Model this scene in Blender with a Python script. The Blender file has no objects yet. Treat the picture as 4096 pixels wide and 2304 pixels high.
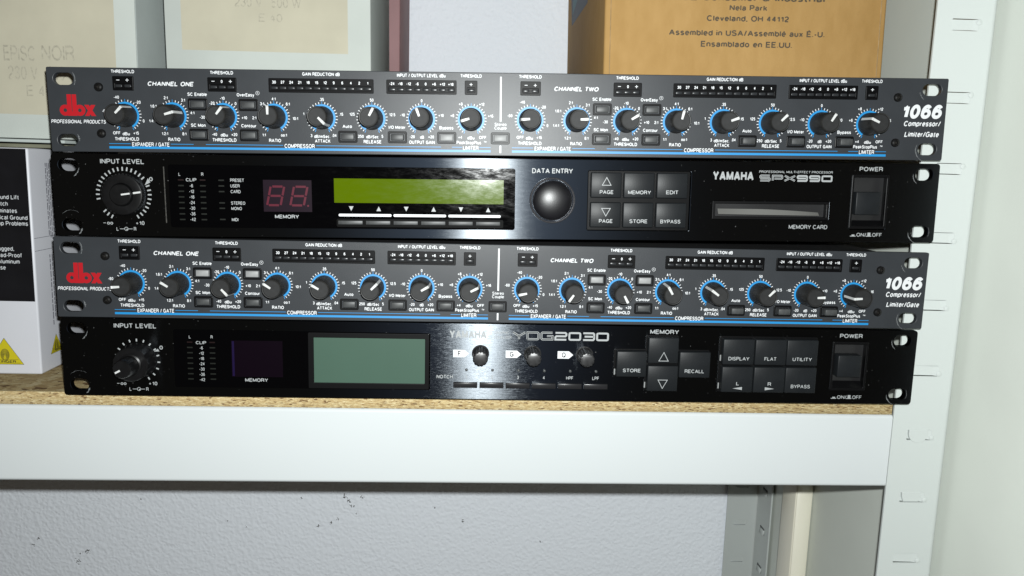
import bpy, bmesh, math, random
from mathutils import Vector, Matrix, Euler
random.seed(7)
MM = 0.001
scene = bpy.context.scene
COL = scene.collection
# ------------------------------------------------------------------ camera
CAM = Vector((-17.3, -435.7, -26.2))
PITCH, YAW, ROLL, FPX = 0.154815, 0.055703, 0.029207, 3171.5
fwd = Vector((math.sin(YAW) * math.cos(PITCH), math.cos(YAW) * math.cos(PITCH), -math.sin(PITCH)))
r0 = Vector((math.cos(YAW), -math.sin(YAW), 0.0))
u0 = r0.cross(fwd)
rr = math.cos(ROLL) * r0 + math.sin(ROLL) * u0
uu = -math.sin(ROLL) * r0 + math.cos(ROLL) * u0
cd = bpy.data.cameras.new('camera')
cd.sensor_fit = 'HORIZONTAL'; cd.sensor_width = 36.0
cd.lens = FPX / 4096.0 * 36.0
cd.clip_start = 0.01; cd.clip_end = 20.0
cam = bpy.data.objects.new('camera', cd)
M = Matrix((rr, uu, -fwd)).transposed().to_4x4()
M.translation = CAM * MM
cam.matrix_world = M
COL.objects.link(cam); scene.camera = cam
# ------------------------------------------------------------------ light: dim warm room + phone flash beside the lens
w = bpy.data.worlds.new('World'); scene.world = w; w.use_nodes = True
w.node_tree.nodes['Background'].inputs[0].default_value = (1.0, 0.86, 0.70, 1)
w.node_tree.nodes['Background'].inputs[1].default_value = 0.05
fl = bpy.data.lights.new('phone_flash', 'POINT'); fl.energy = 17.5; fl.color = (0.965, 1.0, 0.99)
fl.shadow_soft_size = 0.0035
flo = bpy.data.objects.new('phone_flash', fl); flo.location = Vector((-10.0, -437.0, -8.0)) * MM
COL.objects.link(flo)
scene.view_settings.view_transform = 'Standard'; scene.view_settings.look = 'None'
scene.view_settings.exposure = 0.0; scene.view_settings.gamma = 1.0
scene.cycles.max_bounces = 6

# ------------------------------------------------------------------ materials
def srgb(r, g, b):
    f = lambda c: (c / 255 / 12.92) if c / 255 <= 0.04045 else ((c / 255 + 0.055) / 1.055) ** 2.4
    return (f(r), f(g), f(b), 1)
MATS = {}
LOBE = -0.75
ALB = 0.65      # lowers these base colours to imitate a weaker flash falloff towards the back wall
def mat(name, col, rough=0.5, metal=0.0, spec=0.5, aniso=0.0, coat=0.0, noise=None, bump=None, emit=None):
    """noise=(scale, amount) mottles the colour, bump=(scale, distance mm, stretch vector)"""
    m = bpy.data.materials.new(name); m.use_nodes = True
    nt = m.node_tree; b = nt.nodes['Principled BSDF']
    c = tuple(q * ALB for q in col[:3]) + (1,)
    b.inputs['Base Color'].default_value = c
    b.inputs['Roughness'].default_value = rough; b.inputs['Metallic'].default_value = metal
    b.inputs['Specular IOR Level'].default_value = spec
    b.inputs['Anisotropic'].default_value = aniso
    b.inputs['Coat Weight'].default_value = coat
    tc = nt.nodes.new('ShaderNodeTexCoord')
    if noise:
        n = nt.nodes.new('ShaderNodeTexNoise'); n.inputs['Scale'].default_value = noise[0]; n.inputs['Detail'].default_value = 5
        nt.links.new(tc.outputs['Object'], n.inputs['Vector'])
        mr = nt.nodes.new('ShaderNodeMapRange'); mr.inputs[1].default_value = .3; mr.inputs[2].default_value = .7
        mr.inputs[3].default_value = 1 - noise[1]; mr.inputs[4].default_value = 1 + noise[1]
        nt.links.new(n.outputs['Fac'], mr.inputs[0])
        mx = nt.nodes.new('ShaderNodeVectorMath'); mx.operation = 'SCALE'; mx.inputs[0].default_value = c[:3]
        nt.links.new(mr.outputs[0], mx.inputs['Scale']); nt.links.new(mx.outputs[0], b.inputs['Base Color'])
    if bump:
        mp = nt.nodes.new('ShaderNodeMapping'); nt.links.new(tc.outputs['Object'], mp.inputs['Vector'])
        mp.inputs['Scale'].default_value = bump[2] if len(bump) > 2 else (1, 1, 1)
        n = nt.nodes.new('ShaderNodeTexNoise'); n.inputs['Scale'].default_value = bump[0]; n.inputs['Detail'].default_value = 4
        nt.links.new(mp.outputs[0], n.inputs['Vector'])
        bp = nt.nodes.new('ShaderNodeBump'); bp.inputs['Distance'].default_value = bump[1] * MM; bp.inputs['Strength'].default_value = 1
        nt.links.new(n.outputs['Fac'], bp.inputs['Height']); nt.links.new(bp.outputs[0], b.inputs['Normal'])
    if emit:
        b.inputs['Emission Color'].default_value = c; b.inputs['Emission Strength'].default_value = emit
    MATS[name] = m
    return m
def grab(m):
    nt = m.node_tree
    return nt, nt.nodes['Principled BSDF'], [n for n in nt.nodes if n.type == 'TEX_COORD'][0]

mat('grey_powder_coat', (0.038, 0.042, 0.0475), 0.4, spec=0.30, noise=(60, .08), bump=(2600, 0.035))
mat('black_brushed_metal', (0.0016, 0.0018, 0.0024), 0.3, spec=0.5)
mat('chassis_metal', (0.02, 0.02, 0.021), 0.45, spec=0.5, noise=(30, .3))
mat('print_white', (0.86, 0.88, 0.9), 0.5)
mat('print_grey', (0.42, 0.44, 0.445), 0.5)
mat('print_blue', (0.012, 0.29, 0.68), 0.45)
mat('print_red', (0.50, 0.004, 0.012), 0.45)
mat('black_plastic', (0.004, 0.004, 0.0045), 0.38, spec=0.15)
mat('meter_plastic', (0.003, 0.003, 0.0035), 0.4, spec=0.10)
mat('led_lens', (0.03, 0.032, 0.035), 0.3, spec=0.3)
mat('knob_rubber', (0.020, 0.0195, 0.0185), 0.48, spec=0.32, noise=(160, .35), bump=(500, .04))
mat('knob_cap', (0.017, 0.0175, 0.018), 0.6, spec=0.3, noise=(400, .25))
mat('pointer_white', (0.72, 0.73, 0.72), 0.45)
mat('button_grey', (0.062, 0.065, 0.066), 0.45, spec=0.35, noise=(300, .3))
mat('button_glare', (0.34, 0.345, 0.345), 0.45, spec=0.3, noise=(300, .15))  # grey caps catching the flash, its reflection painted as a lighter colour
mat('key_plastic', (0.014, 0.016, 0.018), 0.42, spec=0.18, noise=(120, .15), bump=(1500, .02))
mat('key_glint_paint', (0.30, 0.31, 0.31), 0.4)
mat('bare_scrape', (0.17, 0.18, 0.185), 0.6, metal=.0, noise=(600, .4))
mat('lcd_lime', (0.090, 0.145, 0.0), 0.4, spec=.5, noise=(12, .10))
mat('lcd_sage', (0.066, 0.126, 0.092), 0.45, spec=.2, noise=(14, .05))
mat('segment_window', (0.016, 0.009, 0.015), 0.25, spec=.2)
mat('segment_red', (0.105, 0.008, 0.022), 0.4, spec=.2)
mat('violet_window', (0.0045, 0.0018, 0.005), 0.25, spec=.15)
mat('violet_edge', (0.008, 0.002, 0.035), 0.4, spec=.2)
mat('window_gloss', (0.0012, 0.0012, 0.0016), 0.10, spec=.22)
mat('dull_led', (0.016, 0.018, 0.015), 0.4, spec=.2)
mat('dull_led_red', (0.014, 0.006, 0.006), 0.4, spec=.2)
mat('steel_screw', (0.012, 0.012, 0.012), 0.25, metal=.3)
mat('bright_steel', (0.6, 0.6, 0.58), 0.25, metal=1)
mat('painted_steel', (0.735, 0.785, 0.765), 0.28, spec=.45, noise=(5, .02), bump=(900, .015))
mat('painted_beam', (0.79, 0.835, 0.845), 0.22, spec=.45, noise=(4, .015), bump=(700, .012))
mat('side_wall_paint', (0.92, 0.97, 0.89), 0.7, spec=.2, noise=(20, .02), bump=(700, .05))
mat('trunking_plastic', (1.15, 1.11, 0.93), 0.4, noise=(10, .03))
mat('card_cream', (0.60, 0.565, 0.44), 0.8, spec=.1, noise=(35, .06))
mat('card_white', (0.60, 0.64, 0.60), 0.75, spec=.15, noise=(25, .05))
mat('card_side', (0.50, 0.55, 0.53), 0.75, spec=.1, noise=(25, .06))  # white card made greyer, shade of grazing light put into the colour
mat('label_ink', (0.49, 0.46, 0.36), 0.8, noise=(500, .25))
mat('carton_ink', (0.115, 0.085, 0.05), 0.75, noise=(400, .3))
mat('navy_ink', (0.012, 0.03, 0.06), 0.6)
mat('teal_ink', (0.02, 0.16, 0.20), 0.6)
mat('gloss_black_print', (0.008, 0.008, 0.010), 0.3, noise=(50, .3))
mat('box_white', (0.72, 0.73, 0.78), 0.45, noise=(20, .03))
mat('box_text', (0.62, 0.64, 0.66), 0.5)
mat('small_print', (0.25, 0.25, 0.29), 0.6, noise=(900, .4))
mat('yellow_print', (0.66, 0.56, 0.01), 0.5)
mat('black_ink', (0.02, 0.02, 0.02), 0.5)
mat('dark_card', (0.16, 0.16, 0.11), 0.8, noise=(60, .3))
mat('maroon_card', (0.40, 0.22, 0.225), 0.7, noise=(30, .1))
mat('wheel_rubber', (0.008, 0.008, 0.010), 0.36, spec=.42, noise=(200, .3), bump=(1500, .02))
mat('knob_gloss', (0.006, 0.006, 0.0065), 0.33, spec=.35, noise=(200, .4), bump=(300, .03))
mat('flap_grey', (0.16, 0.16, 0.15), 0.4)
mat('dust_strip', (0.05, 0.047, 0.04), 0.5, noise=(400, .8))
mat('inset_black', (0.003, 0.003, 0.003), 0.5, spec=.04)
mat('collar_metal', (.10, .10, .11), .22, metal=.6)
mat('encoder_rubber', (.03, .03, .031), .36, spec=.5, noise=(300, .4))
mat('dull_lamp', (0.10, 0.105, 0.105), 0.4)
mat('button_bar', (0.02, 0.02, 0.022), 0.25, spec=.6)
mat('slot_dark', (.12, .13, .13), .6)
mat('carton_seam', (.50, .34, .165), .7, noise=(150, .3))
mat('rubber', (0.01, 0.01, 0.01), 0.6)

# brushed anodised face: fine horizontal scratches that stretch the flash upwards and downwards
nt, b, tc = grab(MATS['black_brushed_metal'])
vt = nt.nodes.new('ShaderNodeVectorTransform'); vt.vector_type = 'VECTOR'; vt.convert_from = 'OBJECT'; vt.convert_to = 'WORLD'
vt.inputs[0].default_value = (0, 0, 1); nt.links.new(vt.outputs[0], b.inputs['Tangent'])
b.inputs['Anisotropic'].default_value = .9; b.inputs['Specular IOR Level'].default_value = .30
mp = nt.nodes.new('ShaderNodeMapping'); mp.inputs['Scale'].default_value = (18, 1, 2600)
nt.links.new(tc.outputs['Object'], mp.inputs['Vector'])
n1 = nt.nodes.new('ShaderNodeTexNoise'); n1.inputs['Scale'].default_value = 1.0; n1.inputs['Detail'].default_value = 6; n1.inputs['Roughness'].default_value = .7
nt.links.new(mp.outputs[0], n1.inputs['Vector'])
bp = nt.nodes.new('ShaderNodeBump'); bp.inputs['Distance'].default_value = 0.012 * MM
nt.links.new(n1.outputs['Fac'], bp.inputs['Height']); nt.links.new(bp.outputs[0], b.inputs['Normal'])
n2 = nt.nodes.new('ShaderNodeTexNoise'); n2.inputs['Scale'].default_value = 35; n2.inputs['Detail'].default_value = 5
nt.links.new(tc.outputs['Object'], n2.inputs['Vector'])
mr = nt.nodes.new('ShaderNodeMapRange'); mr.inputs[1].default_value = .3; mr.inputs[2].default_value = .7; mr.inputs[3].default_value = .25; mr.inputs[4].default_value = .31
nt.links.new(n2.outputs['Fac'], mr.inputs[0]); nt.links.new(mr.outputs[0], b.inputs['Roughness'])
lobes = None
add = nt.nodes.new('ShaderNodeAddShader'); add2 = nt.nodes.new('ShaderNodeAddShader')
df = nt.nodes.new('ShaderNodeBsdfDiffuse'); df.inputs['Color'].default_value = (.001, .0011, .0015, 1)
gs = []
dv = nt.nodes.new('ShaderNodeTexNoise'); dv.inputs['Scale'].default_value = 700; dv.inputs['Detail'].default_value = 2
nt.links.new(tc.outputs['Object'], dv.inputs['Vector'])
dr = nt.nodes.new('ShaderNodeMapRange'); dr.inputs[1].default_value = .71; dr.inputs[2].default_value = .8; dr.inputs[3].default_value = .0011; dr.inputs[4].default_value = .12
nt.links.new(dv.outputs['Fac'], dr.inputs[0]); nt.links.new(dr.outputs[0], df.inputs['Color'])
for c, r, an in (((.046, .050, .054), .33, LOBE), ((.0042, .0055, .0078), .46, LOBE * .5)):
    g = nt.nodes.new('ShaderNodeBsdfAnisotropic'); g.distribution = 'BECKMANN'
    g.inputs['Color'].default_value = c + (1,); g.inputs['Roughness'].default_value = r; g.inputs['Anisotropy'].default_value = an
    nt.links.new(bp.outputs[0], g.inputs['Normal']); nt.links.new(vt.outputs[0], g.inputs['Tangent']); gs.append(g)
nt.links.new(gs[0].outputs[0], add.inputs[0]); nt.links.new(gs[1].outputs[0], add.inputs[1])
nt.links.new(add.outputs[0], add2.inputs[0]); nt.links.new(df.outputs[0], add2.inputs[1])
nt.links.new(add2.outputs[0], [n for n in nt.nodes if n.type == 'OUTPUT_MATERIAL'][0].inputs['Surface'])
m2 = MATS['black_brushed_metal'].copy(); m2.name = 'black_scratched_metal'; MATS['black_scratched_metal'] = m2
for n_, c_, r_ in zip([q for q in m2.node_tree.nodes if q.type == 'BSDF_GLOSSY'], ((.030, .033, .036, 1), (.002, .0026, .004, 1)), (.28, .44)):
    n_.inputs['Color'].default_value = c_; n_.inputs['Roughness'].default_value = r_
for n_ in m2.node_tree.nodes:
    if n_.type == 'BUMP': n_.inputs['Distance'].default_value = .03 * MM
    if n_.type == 'MAPPING': n_.inputs['Scale'].default_value = (26, 1, 1500)
# smeared acrylic: gloss with fingerprints and dust
def smear(name, lo=.05, hi=.15):
    nt, b, tc = grab(MATS[name])
    mp = nt.nodes.new('ShaderNodeMapping'); mp.inputs['Scale'].default_value = (1, 1, 3.2); mp.inputs['Rotation'].default_value = (0, .7, 0)
    nt.links.new(tc.outputs['Object'], mp.inputs['Vector'])
    n = nt.nodes.new('ShaderNodeTexNoise'); n.inputs['Scale'].default_value = 90; n.inputs['Detail'].default_value = 9; n.inputs['Roughness'].default_value = .8; n.inputs['Distortion'].default_value = .15
    nt.links.new(mp.outputs[0], n.inputs['Vector'])
    mr = nt.nodes.new('ShaderNodeMapRange'); mr.inputs[1].default_value = .42; mr.inputs[2].default_value = .66; mr.inputs[3].default_value = lo; mr.inputs[4].default_value = hi
    nt.links.new(n.outputs['Fac'], mr.inputs[0]); nt.links.new(mr.outputs[0], b.inputs['Roughness'])
    bp = nt.nodes.new('ShaderNodeBump'); bp.inputs['Distance'].default_value = .004 * MM
    nt.links.new(n.outputs['Fac'], bp.inputs['Height']); nt.links.new(bp.outputs[0], b.inputs['Normal'])
smear('window_gloss'); smear('lcd_lime', .09, .14)

# chipboard: pressed flakes lying flat
def chip(name, stretch, dark, mul=1.0):
    mul *= ALB
    m = mat(name, (.5, .4, .2), .75, spec=.1)
    nt, b, tc = grab(m)
    mp = nt.nodes.new('ShaderNodeMapping'); mp.inputs['Scale'].default_value = stretch
    nt.links.new(tc.outputs['Object'], mp.inputs['Vector'])
    dn = nt.nodes.new('ShaderNodeTexNoise'); dn.inputs['Scale'].default_value = 1.3; dn.inputs['Detail'].default_value = 3
    nt.links.new(mp.outputs[0], dn.inputs['Vector'])
    ad = nt.nodes.new('ShaderNodeVectorMath'); ad.operation = 'ADD'
    nt.links.new(mp.outputs[0], ad.inputs[0]); nt.links.new(dn.outputs['Color'], ad.inputs[1])
    v = nt.nodes.new('ShaderNodeTexVoronoi'); v.inputs['Scale'].default_value = 1.0
    nt.links.new(ad.outputs[0], v.inputs['Vector'])
    sp = nt.nodes.new('ShaderNodeSeparateColor'); nt.links.new(v.outputs['Color'], sp.inputs[0])
    cr = nt.nodes.new('ShaderNodeValToRGB'); e = cr.color_ramp.elements
    e[0].position = 0; e[0].color = tuple(mul * c for c in (.17, .10, .05)) + (1,)
    e[1].position = 1; e[1].color = tuple(mul * c for c in (.74, .62, .37)) + (1,)
    for p, c in ((.05, (.24, .15, .07)), (.10, (.44, .31, .15)), (.45, (.56, .42, .21)), (.75, (.62, .49, .26))):
        x = e.new(p); x.color = tuple(mul * q for q in c) + (1,)
    nt.links.new(sp.outputs[0], cr.inputs[0])
    nn = nt.nodes.new('ShaderNodeTexNoise'); nn.inputs['Scale'].default_value = 2.2; nn.inputs['Detail'].default_value = 6; nn.inputs['Roughness'].default_value = .75
    nt.links.new(mp.outputs[0], nn.inputs['Vector'])
    mr = nt.nodes.new('ShaderNodeMapRange'); mr.inputs[1].default_value = .33; mr.inputs[2].default_value = .6; mr.inputs[3].default_value = dark; mr.inputs[4].default_value = 1.08
    nt.links.new(nn.outputs['Fac'], mr.inputs[0])
    mx = nt.nodes.new('ShaderNodeVectorMath'); mx.operation = 'SCALE'
    nt.links.new(cr.outputs[0], mx.inputs[0]); nt.links.new(mr.outputs[0], mx.inputs['Scale']); nt.links.new(mx.outputs[0], b.inputs['Base Color'])
    bp = nt.nodes.new('ShaderNodeBump'); bp.inputs['Distance'].default_value = .6 * MM
    nt.links.new(nn.outputs['Fac'], bp.inputs['Height']); nt.links.new(bp.outputs[0], b.inputs['Normal'])
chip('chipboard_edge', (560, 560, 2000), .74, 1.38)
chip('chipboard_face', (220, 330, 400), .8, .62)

# corrugated carton board
m = mat('kraft_carton', (.44, .27, .105), .75, spec=.15)
nt, b, tc = grab(m)
mp = nt.nodes.new('ShaderNodeMapping'); mp.inputs['Scale'].default_value = (1, 1, .45); nt.links.new(tc.outputs['Object'], mp.inputs['Vector'])
n = nt.nodes.new('ShaderNodeTexNoise'); n.inputs['Scale'].default_value = 160; n.inputs['Detail'].default_value = 4; nt.links.new(mp.outputs[0], n.inputs['Vector'])
n2 = nt.nodes.new('ShaderNodeTexNoise'); n2.inputs['Scale'].default_value = 22; n2.inputs['Detail'].default_value = 6; nt.links.new(tc.outputs['Object'], n2.inputs['Vector'])
mm = nt.nodes.new('ShaderNodeMath'); mm.operation = 'ADD'; nt.links.new(n.outputs['Fac'], mm.inputs[0]); nt.links.new(n2.outputs['Fac'], mm.inputs[1])
cr = nt.nodes.new('ShaderNodeValToRGB'); e = cr.color_ramp.elements
e[0].position = .35; e[0].color = (.345, .205, .070, 1); e[1].position = .65; e[1].color = (.40, .245, .092, 1)
hf = nt.nodes.new('ShaderNodeMath'); hf.operation = 'MULTIPLY'; hf.inputs[1].default_value = .5
nt.links.new(mm.outputs[0], hf.inputs[0]); nt.links.new(hf.outputs[0], cr.inputs[0]); nt.links.new(cr.outputs[0], b.inputs['Base Color'])
bp = nt.nodes.new('ShaderNodeBump'); bp.inputs['Distance'].default_value = .25 * MM; nt.links.new(n.outputs['Fac'], bp.inputs['Height']); nt.links.new(bp.outputs[0], b.inputs['Normal'])

# textured wallpaper with scuffs where the white has been knocked off
m = mat('textured_wallpaper', (.80, .80, .83), .75, spec=.2)
nt, b, tc = grab(m)
def tex(kind, scale, src=None, **kw):
    n = nt.nodes.new(kind); n.inputs['Scale'].default_value = scale
    for k, v in kw.items(): n.inputs[k].default_value = v
    nt.links.new(src or tc.outputs['Object'], n.inputs['Vector']); return n
def math_(op, a, c):
    n = nt.nodes.new('ShaderNodeMath'); n.operation = op
    for i, q in enumerate((a, c)):
        if isinstance(q, (int, float)): n.inputs[i].default_value = q
        else: nt.links.new(q, n.inputs[i])
    return n.outputs[0]
warp = tex('ShaderNodeTexNoise', 90, Detail=2)
sc_ = nt.nodes.new('ShaderNodeVectorMath'); sc_.operation = 'SCALE'; sc_.inputs['Scale'].default_value = .006; nt.links.new(warp.outputs['Color'], sc_.inputs[0])
ad = nt.nodes.new('ShaderNodeVectorMath'); ad.operation = 'ADD'; nt.links.new(tc.outputs['Object'], ad.inputs[0]); nt.links.new(sc_.outputs[0], ad.inputs[1])
vo = tex('ShaderNodeTexVoronoi', 290, ad.outputs[0]); vo.feature = 'SMOOTH_F1'; vo.inputs['Smoothness'].default_value = .6
no = tex('ShaderNodeTexNoise', 260, Detail=5)
h = math_('ADD', math_('MULTIPLY', vo.outputs['Distance'], 1.1), math_('MULTIPLY', no.outputs['Fac'], .8))
bp = nt.nodes.new('ShaderNodeBump'); bp.inputs['Distance'].default_value = 0.55 * MM; bp.inputs['Strength'].default_value = 1
nt.links.new(h, bp.inputs['Height']); nt.links.new(bp.outputs[0], b.inputs['Normal'])
SC = [(-134, -353, 7), (-130, -358, 6), (-127, -363, 6), (-141, -377, 5), (-148, -381, 5), (-160, -384, 5), (-123, -371, 4), (-230, -385, 4), (-248, -379, 3), (-393, -422, 8), (-383, -411, 7), (-390, -414, 5), (-434, -405, 4), (-429, -398, 5), (-18, -379, 6), (-46, -364, 4), (-117, -354, 5), (-176, -355, 3), (-330, -357, 2.5), (60, -400, 4)]
acc = None
for x, z, r in SC:
    d = nt.nodes.new('ShaderNodeVectorMath'); d.operation = 'DISTANCE'
    nt.links.new(tc.outputs['Object'], d.inputs[0]); d.inputs[1].default_value = (x * MM, 0, z * MM)
    k = math_('SUBTRACT', 1.0, math_('DIVIDE', d.outputs['Value'], r * MM)); k = math_('MAXIMUM', k, 0.0)
    acc = k if acc is None else math_('MAXIMUM', acc, k)
sn = tex('ShaderNodeTexNoise', 620, Detail=3)
f1 = math_('GREATER_THAN', math_('MULTIPLY', math_('POWER', acc, .5), sn.outputs['Fac']), .47)
mixc = nt.nodes.new('ShaderNodeMix'); mixc.data_type = 'RGBA'
nt.links.new(f1, mixc.inputs['Factor']); mixc.inputs['A'].default_value = (.84, .88, .94, 1); mixc.inputs['B'].default_value = (.13, .13, .13, 1)
nt.links.new(mixc.outputs['Result'], b.inputs['Base Color'])

# ------------------------------------------------------------------ mesh helpers (all in mm; x right, z up, h = towards the viewer = -y)
def link(me, name, m, parent=None, loc=(0, 0, 0), rot=None, kind=None):
    o = bpy.data.objects.new(name, me); COL.objects.link(o)
    o.location = Vector(loc) * MM
    if rot: o.rotation_euler = rot
    if parent: o.parent = parent
    if m:
        if not me.materials: me.materials.append(MATS[m] if isinstance(m, str) else m)
        elif me.materials[0] is not MATS[m]:
            o.material_slots[0].link = 'OBJECT'; o.material_slots[0].material = MATS[m]
    if kind: o['kind'] = kind
    return o
def mesh(name, vs, fs, smooth=False):
    me = bpy.data.meshes.new(name); me.from_pydata([tuple(Vector(v) * MM) for v in vs], [], fs); me.update()
    if smooth:
        me.polygons.foreach_set('use_smooth', [True] * len(me.polygons))
    return me
def thing(name, label, cat, loc=(0, 0, 0), rot=(0, 0, 0), group=None):
    o = bpy.data.objects.new(name, None); COL.objects.link(o); o.empty_display_size = .02
    o.location = Vector(loc) * MM; o.rotation_euler = rot
    o['label'] = label; o['category'] = cat
    if group: o['group'] = group
    return o
_bc = {}
def box_me(sx, sy, sz, bev=0.0, seg=2, taper=None):
    key = (round(sx, 3), round(sy, 3), round(sz, 3), bev, seg, taper)
    if key in _bc: return _bc[key]
    bm = bmesh.new(); bmesh.ops.create_cube(bm, size=1)
    for v in bm.verts:
        v.co = Vector((v.co.x * sx, v.co.y * sy, v.co.z * sz)) * MM
        if taper and v.co.y < 0: v.co.x *= taper; v.co.z *= taper
    if bev: bmesh.ops.bevel(bm, geom=bm.edges[:], offset=bev * MM, segments=seg, profile=.5, affect='EDGES')
    me = bpy.data.meshes.new('block'); bm.to_mesh(me); bm.free()
    if bev:
        me.polygons.foreach_set('use_smooth', [True] * len(me.polygons))
        me.set_sharp_from_angle(angle=math.radians(50))
    _bc[key] = me; return me
def slab(name, m, parent, cx, cz, sx, sz, h0, h1, bev=.3, taper=None):
    """block standing on the panel from height h0 to h1 above it"""
    return link(box_me(sx, h1 - h0, sz, bev, 2, taper), name, m, parent, (cx, -(h0 + h1) / 2, cz))
def rrect(x0, z0, x1, z1, r=0.0, n=5):
    if r <= 0: return [(x0, z0), (x1, z0), (x1, z1), (x0, z1)]
    pts = []
    for cx, cz, a0 in ((x1 - r, z0 + r, -90), (x1 - r, z1 - r, 0), (x0 + r, z1 - r, 90), (x0 + r, z0 + r, 180)):
        for i in range(n + 1):
            a = math.radians(a0 + 90 * i / n); pts.append((cx + r * math.cos(a), cz + r * math.sin(a)))
    return pts
def circ(cx, cz, r, n=32): return [(cx + r * math.cos(2 * math.pi * i / n), cz + r * math.sin(2 * math.pi * i / n)) for i in range(n)]
DG = None
def plate_me(outer, holes, thick, bev=0.0):
    """plate in the x-z plane, front face at y = 0, back at y = +thick"""
    cu = bpy.data.curves.new('outline', 'CURVE'); cu.dimensions = '2D'; cu.fill_mode = 'BOTH'
    for lp in [outer] + holes:
        s = cu.splines.new('POLY'); s.points.add(len(lp) - 1); s.use_cyclic_u = True
        for p, q in zip(s.points, lp): p.co = (q[0] * MM, q[1] * MM, 0, 1)
    cu.extrude = (thick / 2 - bev) * MM; cu.bevel_depth = bev * MM; cu.bevel_resolution = 1
    if bev: cu.offset = -bev * MM
    o = bpy.data.objects.new('outline', cu); COL.objects.link(o)
    bpy.context.view_layer.update()
    me = bpy.data.meshes.new_from_object(o.evaluated_get(bpy.context.evaluated_depsgraph_get()))
    bpy.data.objects.remove(o); bpy.data.curves.remove(cu)
    for v in me.vertices: v.co = Vector((v.co.x, -v.co.z + thick * MM / 2, v.co.y))
    me.materials.clear(); me.update()
    me.polygons.foreach_set('use_smooth', [False] * len(me.polygons))
    return me
class Flat:
    """flat print gathered into one mesh lying a hair above a face"""
    def __init__(s): s.v = []; s.f = []
    def poly(s, pts, h=.05):
        k = len(s.v); s.v += [(x, -h, z) for x, z in pts]; s.f.append(tuple(range(k, k + len(pts))))
    def rect(s, x0, z0, x1, z1, h=.05): s.poly([(x0, z0), (x1, z0), (x1, z1), (x0, z1)], h)
    def strip(s, pts, wd, closed=False, h=.05, dh=0.0):
        n = len(pts); L = []; R = []
        for i in range(n):
            p = Vector(pts[i])
            a = Vector(pts[i - 1]) if (i > 0 or closed) else None
            c = Vector(pts[(i + 1) % n]) if (i < n - 1 or closed) else None
            d1 = (p - a).normalized() if a is not None else None
            d2 = (c - p).normalized() if c is not None else None
            if d1 is None: t = d2; k = 1
            elif d2 is None: t = d1; k = 1
            else:
                t = (d1 + d2)
                t = t.normalized() if t.length > 1e-6 else d1
                k = 1 / max(.72, t.dot(d1))
            nn = Vector((-t.y, t.x)) * wd / 2 * k
            L.append(p + nn); R.append(p - nn)
        b0 = len(s.v)
        for i, (l, r) in enumerate(zip(L, R)): s.v += [(l.x, -h - dh * i, l.y), (r.x, -h - dh * i, r.y)]
        for i in range(n if closed else n - 1):
            j = (i + 1) % n; s.f.append((b0 + 2 * i, b0 + 2 * i + 1, b0 + 2 * j + 1, b0 + 2 * j))
    def arc(s, cx, cz, r, a0, a1, wd, h=.05, n=40):
        """angles in degrees, clockwise from up"""
        s.strip([(cx + r * math.sin(math.radians(a0 + (a1 - a0) * i / n)), cz + r * math.cos(math.radians(a0 + (a1 - a0) * i / n))) for i in range(n + 1)], wd, False, h)
    def disc(s, cx, cz, r, h=.05, n=20): s.poly(circ(cx, cz, r, n), h)
    def tick(s, cx, cz, r0_, r1_, a, wd, h=.05):
        a = math.radians(a); d = (math.sin(a), math.cos(a)); s.strip([(cx + d[0] * r0_, cz + d[1] * r0_), (cx + d[0] * r1_, cz + d[1] * r1_)], wd, False, h)
    def text(s, t, cx, cz, hgt, w=None, sh=0.0, bold=0.0, cond=.82, h=.05, rot=0.0, align='C'):
        vs, fs, x0, x1 = glyphs(t, bold)
        if x1 <= x0: return
        k = hgt / CAPH
        kx = (w / (x1 - x0)) if w else k * cond
        ca, sa = math.cos(rot), math.sin(rot); b0 = len(s.v)
        ox = (x0 + x1) / 2 if align == 'C' else x0
        for x, y, hk in vs:
            X = (x - ox) * kx; Y = (y - CAPH / 2) * k; X += Y * sh
            s.v.append((cx + X * ca - Y * sa, -h - hk, cz + X * sa + Y * ca))
        s.f += [tuple(i + b0 for i in f) for f in fs]
    def build(s, name, m, parent, kind=None):
        if not s.v: return None
        return link(mesh(name, s.v, s.f), name, m, parent, kind=kind)
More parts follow.
